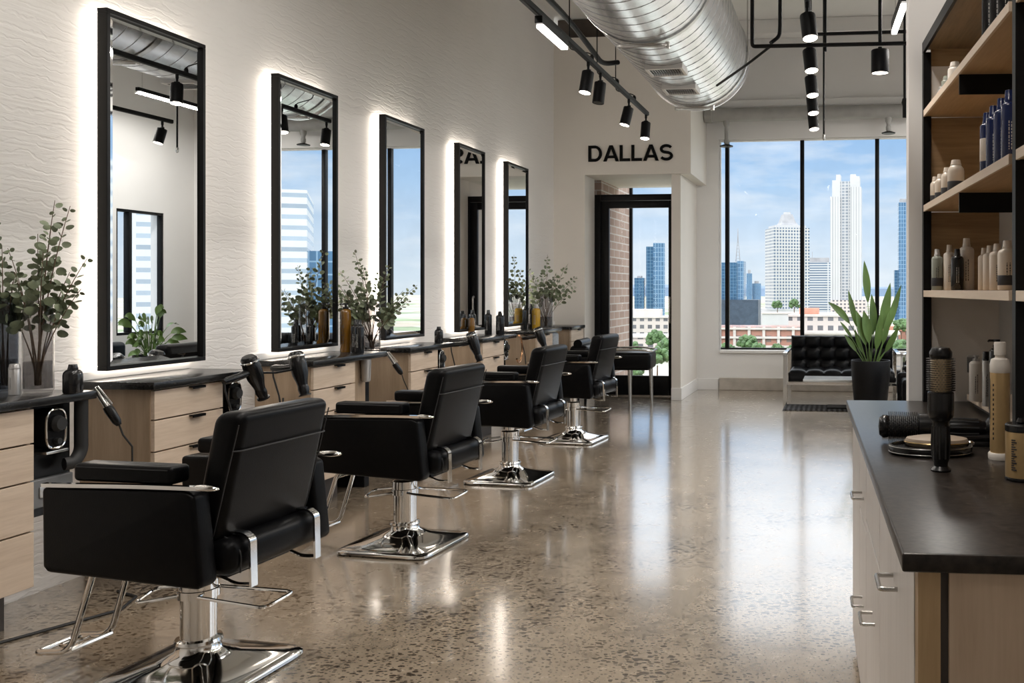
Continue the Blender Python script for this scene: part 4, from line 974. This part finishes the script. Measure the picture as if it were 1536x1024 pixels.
for x, y, r_, h, bm_, lb in (
    (0.340, 3.568, .019, .105, 'bottle_cream', 'first small cream bottle with dark band on the second shelf'), (0.347, 3.448, .0205, .100, 'bottle_cream', 'second small cream bottle with dark band on the second shelf'),
    (0.356, 3.308, .0215, .105, 'bottle_cream', 'third small cream bottle with dark band on the second shelf'), (0.363, 3.118, .027, .105, 'bottle_cream', 'widest small cream bottle with dark band on the second shelf')):
    bottle((x, y, 1.659), r_, h, M[bm_], M['bottle_cream'], lb, 'screw', G2, band=(PD, .02, .33), neck=.5, capr=.62)
for x, y, lb in ((0.405, 2.730, 'first navy bottle on the second shelf, with a cream label'), (0.407, 2.629, 'second navy bottle on the second shelf'), (0.412, 2.529, 'third navy bottle on the second shelf'), (0.415, 2.429, 'navy bottle nearest the shelf post')):
    bottle((x, y, 1.659), .0205, .185, M['bottle_navy'], M['bottle_navy'], lb, 'screw', G2, band=(M['bottle_cream'], .25, .60) if 'first' in lb else None, text=None if 'first' in lb else PL, capr=.6)
for x, y, r_, h, bm_, lb in ((0.405, 2.689, .021, .222, 'bottle_black', 'tall black tube with pale print on the top shelf'), (0.413, 2.600, .021, .222, 'bottle_black', 'second tall black tube on the top shelf'), (0.420, 2.510, .021, .222, 'bottle_black', 'black tube nearest the post on the top shelf')):
    bottle((x, y, 2.0155), r_, h, M[bm_], M['bottle_black'], lb, 'tube', G1, text=PL)
for x, y, r_, h, bm_, lb in ((0.350, 3.448, .014, .060, 'silver', 'small dark jar at the far end of the top shelf'), (0.358, 3.349, .018, .075, 'bottle_sage', 'small grey jar on the top shelf'), (0.377, 3.270, .024, .105, 'bottle_white', 'small white bottle on the top shelf')):
    bottle((x, y, 2.0155), r_, h, M[bm_], M[bm_], lb, 'screw', G1, capr=.7, neck=.3)
for x, y, r_, h, bm_, cp, kind, lb, tx in (
    (0.452, 3.300, .0235, .158, 'bottle_white', 'silver', 'pump', 'white pump bottle on the low shelf', PD),
    (0.467, 3.161, .014, .180, 'silver', 'bottle_black', 'tube', 'slim silver and black tube between white and black pump bottles', PD),
    (0.484, 3.062, .0235, .225, 'bottle_black', 'bottle_black', 'pump', 'black pump bottle on the low shelf', PL)):
    bottle((x, y, .957), r_, h, M[bm_], M[cp], lb, kind, GL, text=tx)
# ------------------------------------------------------------------ spiral duct
DX, DZ, DR = -1.41, 3.59, .50
r = thing('spiral_duct', 'large round galvanised spiral duct hanging below the ceiling', 'air duct', (DX, 0, DZ))
b = NB(); prof = []
y = -2.4
while y < 8.9:
    prof += [(DR, y), (DR+.001, y+.15)]; y += .16
prof = [(0, -2.4)]+prof+[(DR, 8.9), (DR+.018, 8.905), (DR+.018, 8.935), (DR, 8.94), (0, 8.94)]
lathe(b, prof, 72, RX(-PI/2) @ Matrix.Diagonal((1, 1, 1, 1))); obj('duct_shell', b, M['duct'], r, smooth=60)
b = NB(); pts = []
turns, N = int(11.3/.16), 40
for i in range(turns*N+1):
    a = 2*PI*i/N; pts.append(((DR+.001)*math.cos(a), -2.4+.16*i/N, (DR+.001)*math.sin(a)))
tube(b, pts, .0032, 4); obj('spiral_seam', b, M['duct_seam'], r, smooth=180)
for y in (1.5, 4.1, 6.5, 8.78):
    b = NB(); pts = [((DR+.008)*math.cos(a), y, (DR+.008)*math.sin(a)) for a in [2*PI*i/48 for i in range(48)]]
    tube(b, pts, .004, 4, True, flat=(.004, .05))
    box(b, (-.19, y-.022, -DR-.030), (.17, y+.022, -DR-.006), .004); lathe(b, [(.018, 0), (.018, .05)], 8, T(.17, y, -DR-.045)); lathe(b, [(.018, 0), (.018, .03)], 8, T(-.18, y, -DR-.035))
    for s in (-1, 1): tube(b, [(s*DR*1.01, y, .0), (s*DR*1.01, y, ZC-DZ)], .006, 6)
    obj('hanger_strap', b, M['steel'], r)
for y, a0, lb in ((7.30, -.02, ''), (8.02, .0, '')):
    b = NB(); g = obj('air_grille', NB(), M['duct'], r); g.data.materials.clear(); 
    bpy.data.objects.remove(g)
    Mx = RY(a0)
    b = NB(); z = -DR-.012
    for lo, hi in (((-.15, y-.13, z-.012), (.15, y-.105, z+.03)), ((-.15, y+.105, z-.012), (.15, y+.13, z+.03)), ((-.15, y-.105, z-.012), (-.125, y+.105, z+.04)), ((.125, y-.105, z-.012), (.15, y+.105, z+.04))): box(b, lo, hi, .003, M=Mx)
    g = obj('air_grille', b, M['white'], r, smooth=0)
    b = NB()
    for k in range(13): box(b, (-.12+.0195*k, y-.105, z-.010), (-.117+.0195*k, y+.105, z+.012), M=Mx)
    obj('grille_vane', b, M['steel'], g, smooth=0)
    b = NB(); box(b, (-.125, y-.105, z+.008), (.125, y+.105, z+.014), M=Mx); obj('grille_throat', b, M['dark_plenum'], g, smooth=0)

# ------------------------------------------------------------------ track lights
LIGHTS = []
def lamp(kind, loc, energy, col, parent=None, **k):
    L = bpy.data.lights.new('lamp', kind); L.energy = energy; L.color = col
    for a, v in k.items(): setattr(L, a, v)
    o = bpy.data.objects.new('lamp', L); COL.objects.link(o); o.location = loc
    if parent is not None: o.parent = parent
    return o
WARM = (1, .905, .80)
def rail(p0, p1, label, drops, top=ZC, off=0):
    v = Vector(p1)-Vector(p0); r = thing('light_track', label, 'track', p0)
    a = math.atan2(-v.x, v.y); Lh = v.length
    b = NB(); box(b, (-.018, 0, 0), (.018, Lh, .034), .003); box(b, (-.010, 0, -.004), (.010, Lh, 0), .001); obj('rail_body', b, M['black_metal'], r, smooth=0)
    for y in drops:
        b = NB(); tube(b, fillet([(0, y, .03), (0, y, .08), (off, y, .12), (off, y, top-p0[2])], .03, 3) if off else [(0, y, .03), (0, y, top-p0[2])], .0045, 6); lathe(b, [(.016, .03), (.016, .06), (.006, .075)], 10, T(0, y, 0)); obj('hanger_rod', b, M['black_metal'], r)
    r.rotation_euler = (0, 0, a); return r
def spot(loc, tilt, rz, label, size=(.045, .165), watts=28, group='track spotlights', cone=85, lit=True):
    """hangs from loc (underside of the rail); tilt swings the head"""
    R_, Hh = size; r = thing('track_spotlight', label, 'spotlight', loc, rz, group)
    b = NB(); lathe(b, [(.012, 0), (.012, -.03), (.009, -.035), (.009, -.065), (.013, -.07)], 12); box(b, (-.020, -.012, -.075), (.020, .012, -.055), .004); obj('swivel', b, M['black_metal'], r)
    Mx = T(0, 0, -.07) @ RX(tilt)
    b = NB(); lathe(b, [(R_*.55, -.002), (R_*.97, -.006), (R_, -.012), (R_, -Hh), (R_*.93, -Hh), (R_*.90, -Hh+.012)], 26, Mx); obj('spot_body', b, M['black_metal'], r)
    b = NB(); lathe(b, [(0, -Hh+.006), (R_*.90, -Hh+.006), (R_*.90, -Hh+.002), (0, -Hh+.001)], 24, Mx); obj('lens', b, M['lens'] if lit else M['plastic'], r)
    if lit:
        o = lamp('SPOT', (0, 0, 0), watts, WARM, r, spot_size=math.radians(cone), spot_blend=.6, shadow_soft_size=R_*.8); o.matrix_local = Mx @ T(0, 0, -Hh-.004)
    return r
rail((-1.80, .8, 3.0), (-1.858, 8.72, 3.0), 'long black light track beside the duct, above the styling chairs', (1.0, 3.0, 5.9, 6.7, 7.35), off=-.17)
def rx(y): return -1.80-.058*(y-.8)/7.92
for y, t, rz, lb, lit in ((6.60, -.22, -.5, 'spotlight on the duct-side track, first with a glowing lens from the camera', True), (6.95, .15, 2.6, 'unlit dark spotlight turned away behind the first glowing one', False),
    (7.93, -.26, -.9, 'middle spotlight on the duct-side track, tilted', True), (8.66, -.22, -.1, 'last spotlight at the end of the duct-side track above the lettering', True),
    (3.6, -.2, -1.2, 'added fill spotlight on the duct-side track above the picture, near the second chair', True), (1.8, -.2, -1.2, 'added fill spotlight on the duct-side track above the nearest chair', True)):  # these two hang out of view, added to light the room
    spot((rx(y), y, 2.996), t, rz, lb, lit=lit, watts=48)
def linear(loc, rz, L_, label, watts, wires=ZC, group='linear lights', hw=.023):
    r = thing('ceiling_light', label, 'ceiling light', loc, rz, group)
    b = NB(); box(b, (-hw-.001, 0, 0), (hw+.001, L_, .045), .003); obj('housing', b, M['black_metal'], r, smooth=0)
    b = NB(); box(b, (-hw, .03, -.022), (hw, L_-.01, 0), .004); obj('diffuser', b, M['led_line'], r, smooth=0)
    for y in (.08, L_-.08):
        b = NB(); tube(b, [(0, y, .04), (0, y, wires-loc[2])], .002, 5); obj('suspension_wire', b, M['steel'], r)
    if watts:
        o = lamp('AREA', (0, L_/2, -.026), watts, (1, .955, .90), r, shape='RECTANGLE', size=.046, size_y=L_)
    return r
linear((-1.800, 5.36, 2.925), .01, .55, 'short glowing linear light under the duct-side track', 8, 3.0)
linear((.262, 4.13, 2.60), .045, .47, 'glowing linear light by the pendant pipes near the wall pier', 4, hw=.013)
for y in (2.0, 3.8): linear((-2.35, y, 3.72), 0, 1.3, ('added linear fill light above the nearest cabinet', 'added linear fill light above the first mirror', 'added linear fill light above the second mirror')[int(y/1.8)], 14)  # unseen lights added to brighten the station side
for y in (.4, 2.6): linear((-.35, y, 3.72), 0, 1.3, ('added linear fill light over the aisle', 'second added linear fill light over the aisle')[int(y > 1)], 20)  # unseen fill added above the aisle to lift the foreground
for i, y in enumerate((6.2, 8.2, 10.2)): linear((1.45, y, 3.72), 0, 1.3, ('added linear fill light beyond the wall pier', 'added linear fill light by the waiting corner', 'added linear fill light over the window corner')[i], 32)  # fill lights added out of view to brighten the far end

rail((-.10, .9, 3.0), (-.286, 8.55, 3.0), 'black light track over the aisle carrying five stacked-looking spotlights', (1.2, 3.2, 6.6))
def rx2(y): return -.10-.186*(y-.9)/7.65
for i, y in enumerate((5.39, 6.18, 6.96, 7.66, 8.42)):
    spot((rx2(y), y, 2.996), -.27, .45, 'spotlight on the aisle track, '+('nearest of the five', 'second of the five', 'middle of the five', 'fourth of the five', 'farthest of the five')[i], (.046, .155), 42)
for y in (1.6, 3.5): spot((rx2(y), y, 2.996), -.16, .5, 'added fill spotlight on the aisle track above the picture, '+('over the retail counter' if y < 2 else 'past the retail counter'), (.046, .155), 42)  # extra heads added above the view for more light
# pipe frame with pendant
r = thing('pipe_frame', 'black pipe frame hung in front of the window carrying one pendant', 'lighting frame', (0, 0, 0))
b = NB(); tube(b, fillet([(-.585, 5.97, ZC), (-.585, 5.97, 2.905), (.43, 6.09, 2.925)], .02, 3), .013, 8); obj('lower_pipe', b, M['black_metal'], r)
b = NB(); tube(b, [(-.205, 6.32, 3.065), (.45, 6.40, 3.085)], .012, 8); obj('upper_pipe', b, M['black_metal'], r)
b = NB(); tube(b, [(.23, 6.066, 2.92), (.23, 6.066, ZC)], .012, 8); obj('drop_rod', b, M['black_metal'], r)
b = NB(); tube(b, fillet([(-.41, 6.03, ZC), (-.41, 6.03, 3.04), (-.415, 6.03, 2.98), (-.47, 6.0, 2.93)], .06), .013, 8); obj('conduit', b, M['black_metal'], r)
b = NB(); tube(b, [(-.125, 6.33, ZC), (-.125, 6.33, 2.95)], .010, 8); obj('drop_rod', b, M['black_metal'], r)
b = NB(); tube(b, [(.405, 6.38, ZC), (.405, 6.38, 2.58)], .009, 8); lathe(b, [(.014, 2.50), (.014, 2.58), (.022, 2.60), (.014, 2.63)], 10, T(.405, 6.38, 0)); obj('drop_rod', b, M['black_metal'], r)
b = NB(); tube(b, fillet([(-.47, 6.0, 2.91), (-.62, 6.1, 2.83), (-.90, 6.6, 2.80)], .1), .009, 8); obj('flex_conduit', b, M['black_metal'], r)
r = thing('pendant_light', 'black cylinder pendant with a warm glowing underside by the wall pier', 'pendant light', (.23, 6.075, 2.733))
b = NB(); lathe(b, [(.052, .025), (.052, 0), (.057, 0), (.057, .145), (.053, .150), (.013, .152), (.013, .170)], 28); obj('pendant_body', b, M['black_metal'], r)
b = NB(); lathe(b, [(0, .004), (.052, .004), (.052, .008), (0, .010)], 24); obj('lens', b, M['lens'], r)
lamp('SPOT', (0, 0, -.004), 30, WARM, r, spot_size=1.7, spot_blend=.6, shadow_soft_size=.05)
r = thing('hanging_rod', 'thin black rod with a pale tip hanging in front of the window', 'rod', (-.187, 8.75, 2.735))
b = NB(); tube(b, [(0, 0, .05), (0, 0, ZC-2.735)], .009, 8); obj('rod_shaft', b, M['black_metal'], r)
b = NB(); lathe(b, [(0, 0), (.010, .005), (.014, .02), (.014, .05), (.009, .06)], 12); obj('rod_tip', b, M['steel'], r)
# junction box and cable up by the wall
b = NB(); box(b, (-.50, 7.0, 3.62), (-.20, 7.12, 3.80), .01); box(b, (-.47, 6.98, 3.56), (-.22, 7.10, 3.62), .006); tube(b, [(-.35, 7.06, 3.8), (-.35, 7.06, ZC)], .02, 8); tag(obj('junction_box', b, M['black_metal'], None), 'black junction box high above the aisle track', 'junction box')
b = NB(); tube(b, fillet([(-2.10, 5.6, ZC), (-2.02, 5.75, 3.35), (-2.10, 7.0, 3.42), (-2.08, 7.9, 3.30), (-1.99, 8.1, 3.36)], .5, 8), .022, 8); tag(obj('flexible_cable', b, M['black_metal'], None), 'sagging black cable between the duct and the mirror wall', 'cable')
# grey sprinkler main by the window
r = thing('sprinkler_pipe', 'thick grey sprinkler main running above the window', 'pipe', (-1.83, 12.22, 3.65))
b = NB(); lathe(b, [(0, 0), (.092, .0), (.098, .02), (.098, .10), (.090, .105), (.090, 2.62), (.098, 2.625), (.098, 2.70), (0, 2.70)], 24, RY(PI/2)); obj('pipe_main', b, M['pipe_grey'], r)
for x, zb in ((.29, -.42), (2.40, -.29)):
    b = NB(); lathe(b, [(.050, -.05), (.040, -.13), (.026, -.16), (.026, zb+.10), (.034, zb+.09), (.034, zb+.05), (.020, zb+.03)], 16, T(x, 0, 0)); dp = obj('drop_pipe', b, M['pipe_grey'], r)
    b = NB(); lathe(b, [(0, zb), (.085, zb), (.090, zb+.012), (.040, zb+.03), (0, zb+.03)], 20, T(x, 0, 0)); obj('sprinkler_plate', b, M['black_metal'], dp)

# ------------------------------------------------------------------ waiting area
r = thing('sofa', 'black tufted leather sofa with a chrome frame under the window', 'sofa', (-.03, 11.42, 0), 0)
w2 = .655
b = NB(); tufted(b, 1.24, .60, .145, 6, 2, T(0, -.12, .265), puff=.035); obj('seat_cushion', b, M['leather'], r, smooth=60)
b = NB(); tufted(b, 1.24, .46, .15, 7, 3, T(0, .285, .535) @ RX(PI/2-.14), puff=.04); obj('back_cushion', b, M['leather'], r, smooth=60)
for s in (-1, 1):
    b = NB(); x = s*w2
    tube(b, fillet([(x, -.48, 0), (x, -.48, .60), (x, .40, .60), (x, .40, 0)], .03, 3), 0, flat=(.045, .018)); tube(b, [(x, -.47, .24), (x, .40, .24)], 0, flat=(.04, .018)); obj('arm_frame', b, M['chrome'], r)
b = NB(); box(b, (-w2, -.46, .225), (w2, -.425, .262), .003); box(b, (-w2, .34, .225), (w2, .375, .262), .003); obj('seat_rail', b, M['chrome'], r, smooth=0)
b = NB(); box(b, (-w2+.03, .30, .28), (w2-.03, .33, .66), .004); obj('back_panel', b, M['black_metal'], r, smooth=0)
b = NB(); box(b, (-.66, -.25, 0), (.12, .25, .010), .004)
for k in range(36): tube(b, [(-.655+.0222*k, -.25, .006), (-.655+.0222*k+rnd.uniform(-.01, .01), -.305, .003)], .003, 4)
rg = tag(obj('rug', b, M['rug'], None, (-.02, 10.655, 0)), 'black ribbed fringed rug under the low table', 'rug')
r = thing('coffee_table', 'low table with a pale glass top in front of the sofa', 'coffee table', (-.09, 10.68, .0105), 0)
b = NB(); box(b, (-.365, -.22, .305), (.365, .22, .332), .004); obj('table_top', b, M['table_top'], r, smooth=0)
b = NB(); box(b, (-.35, -.205, .285), (.35, .205, .3045), .003); obj('top_frame', b, M['chrome'], r, smooth=0)
b = NB(); box(b, (.315, -.10, .012), (.345, .10, .285), .003); obj('support_post', b, M['chrome'], r, smooth=0)
b = NB(); box(b, (-.10, -.15, 0), (.345, .15, .012), .003); obj('base_plate', b, M['black_metal'], r, smooth=0)

def blade(b, base, mid, tip, wd_, petiole=.4, fold=.25):
    """a long leaf on a stalk, along a bent spine"""
    base, mid, tip = map(Vector, (base, mid, tip))
    def at(u): return base*(1-u)**2+mid*2*u*(1-u)+tip*u*u
    tube(b, [at(petiole*i/5) for i in range(6)], [.007-.003*i/5 for i in range(6)], 6)
    N = 14; L = []
    for i in range(N+1):
        u = petiole+(1-petiole)*i/N; p = at(u); tg = (at(min(1, u+.02))-at(u-.02)).normalized()
        sd = tg.cross(Vector((.25, -1, .1))).normalized(); nn = sd.cross(tg).normalized(); s = i/N; hw = wd_*(math.sin(PI*min(1, s*.98+.02))**.8)*(1-.35*s)+.0006
        L.append([b.verts.new(p+sd*hw+nn*hw*fold), b.verts.new(p), b.verts.new(p-sd*hw+nn*hw*fold)])
    for a, c in zip(L, L[1:]):
        for k in (0, 1): b.faces.new((a[k], a[k+1], c[k+1], c[k]))
r = thing('potted_plant', 'tall pointed leafed plant in a round black planter beside the sofa', 'potted plant', (.286, 10.21, 0), 0)
b = NB(); lathe(b, [(0, 0), (.160, 0), (.168, .01), (.205, .40), (.212, .575), (.209, .583), (.200, .583), (.196, .53), (0, .53)], 40); obj('planter', b, M['pot_black'], r)
b = NB(); lathe(b, [(0, .535), (.10, .540), (.192, .532), (.192, .528), (0, .528)], 24)
for k in range(50):
    a, rr = rnd.uniform(0, 2*PI), rnd.uniform(.02, .17); box(b, (-.012, -.006, 0), (.012, .006, .008), .002, M=T(rr*math.cos(a), rr*math.sin(a), .538) @ RZ(rnd.uniform(0, 3)) @ RX(rnd.uniform(-.5, .8)))
obj('bark_soil', b, M['soil'], r)
for bx, by, mx_, my, mz, tx_, ty, tz, wd_, pt in (
    (-.02, 0, .0, .0, 1.05, -.07, .0, 1.66, .050, .62), (.03, .02, .12, .0, .95, .21, .0, 1.42, .062, .42), (.05, -.02, .17, .03, .9, .33, .05, 1.40, .045, .45), (-.04, 0, -.16, -.02, .95, -.24, .0, 1.34, .038, .5),
    (-.04, .03, -.16, .0, 1.02, -.46, .0, 1.21, .045, .55), (-.03, -.05, -.05, -.06, .85, -.16, -.08, 1.12, .060, .35), (.0, -.06, -.02, -.08, .90, -.08, -.09, 1.12, .062, .35), (.0, .03, .05, .05, .95, .01, .06, 1.30, .05, .40),
    (.06, .0, .20, .0, .72, .30, -.02, .96, .040, .35), (-.06, .0, -.18, .0, .72, -.28, -.02, .86, .030, .4), (.05, .04, .22, .05, .75, .26, .06, .88, .030, .4), (-.05, .02, -.20, .0, .85, -.33, .0, 1.00, .022, .5), (.02, -.05, .08, -.08, .75, .10, -.10, 1.10, .05, .35), (-.02, .05, -.12, .06, .7, -.17, .07, .92, .03, .35), (.07, .02, .16, .0, .85, .20, .0, 1.12, .04, .35)):
    b = NB(); blade(b, (bx, by, .535), (mx_, my, mz), (tx_, ty, tz), wd_, pt); obj('leaf', b, M['leaf_green'], r, smooth=180)
def armchair(loc, rz, label):
    r = thing('armchair', label, 'armchair', loc, rz, 'black armchairs in the waiting corner')
    b = NB(); box(b, (-.31, -.33, .24), (.31, .24, .46), .035, 4); obj('seat_cushion', b, M['leather'], r)
    b = NB(); box(b, (-.33, .20, .24), (.33, .34, .76), .05, 4); obj('backrest', b, M['leather'], r)
    for s in (-1, 1):
        x0, x1 = sorted((s*.33, s*.43)); b = NB(); box(b, (x0, -.36, .08), (x1, .34, .50), .035, 4); obj('arm', b, M['leather'], r)
        b = NB(); tube(b, fillet([(s*.445, -.30, .0), (s*.445, -.30, .56), (s*.445, .30, .56), (s*.445, .30, 0)], .03, 3), 0, flat=(.03, .012)); obj('arm_frame', b, M['chrome'], r)
    return r
armchair((.90, 9.30, 0), -PI/2, 'black armchair beyond the planter, mostly hidden by the wall pier')
armchair((1.22, 11.72, 0), -.2, 'black armchair in the window corner beyond the pier')
# bench chair by the door
r = thing('bench_chair', 'black padded bench seat on tapering metal legs before the glazed door', 'bench', (-2.62, 10.45, 0), .06)
b = NB(); box(b, (-.40, -.24, .44), (.46, .24, .64), .04, 4); obj('seat_cushion', b, M['leather'], r)
b = NB(); box(b, (-.46, -.26, .50), (-.24, .26, .72), .06, 5); tube(b, [(-.36, -.24, .735), (-.36, .24, .735)], .05, 14); obj('bolster', b, M['leather'], r)
b = NB(); tube(b, fillet([(-.20, -.235, .665), (.30, -.235, .675), (.475, -.20, .655), (.475, .20, .655), (.30, .235, .675), (-.20, .235, .665)], .08), .012, 8); obj('grab_rail', b, M['steel'], r)
for x, y in ((-.36, -.19), (.22, -.19), (.40, .19), (-.36, .19)):
    b = NB(); tube(b, [(x, y, .47), (x*1.03, y*1.05, 0)], [.026, .015], 12); obj('leg', b, M['steel'] if x > 0 else M['black_metal'], r)
# leafy plant seen in the first mirror
r = thing('potted_plant', 'bushy green plant in a low black pot reflected in the first mirror', 'potted plant', (1.92, 11.0, 0), 0)
b = NB(); lathe(b, [(0, 0), (.17, 0), (.20, .50), (.21, .51), (.19, .51), (.18, .46), (0, .46)], 28); obj('planter', b, M['pot_black'], r)
q = random.Random(4)
for k in range(44):
    a = q.uniform(0, 2*PI); rr = q.uniform(.10, .42); hh = q.uniform(.70, 1.30)-.4*rr; b = NB()
    blade(b, (.03*math.cos(a), .03*math.sin(a), .45), (rr*.5*math.cos(a), rr*.5*math.sin(a), hh), (rr*math.cos(a), rr*math.sin(a), hh-.12), .055, .55); obj('leaf', b, M['leaf_green'], r, smooth=180)

# ------------------------------------------------------------------ camera and picture
cam = bpy.data.cameras.new('camera'); co = bpy.data.objects.new('camera', cam); COL.objects.link(co)
co.location = (0, 0, 1.34); co.rotation_euler = (PI/2, 0, math.radians(7))
cam.sensor_width = 36; cam.lens = 1400/1536*36; cam.shift_x = (768-1094.1)/1536; cam.shift_y = (435-512)/1536; cam.clip_start = .02; cam.clip_end = 6000
sc.camera = co
vs = sc.view_settings; sc.display_settings.display_device = 'sRGB'; vs.view_transform = 'Standard'; vs.look = 'None'; vs.gamma = 1; vs.use_curve_mapping = False; vs.exposure = .4
sc.cycles.use_denoising = True; sc.cycles.max_bounces = 10; sc.cycles.diffuse_bounces = 4; sc.cycles.glossy_bounces = 5; sc.cycles.transparent_max_bounces = 16
sc.cycles.sample_clamp_indirect = 6; sc.cycles.caustics_reflective = False; sc.cycles.caustics_refractive = False
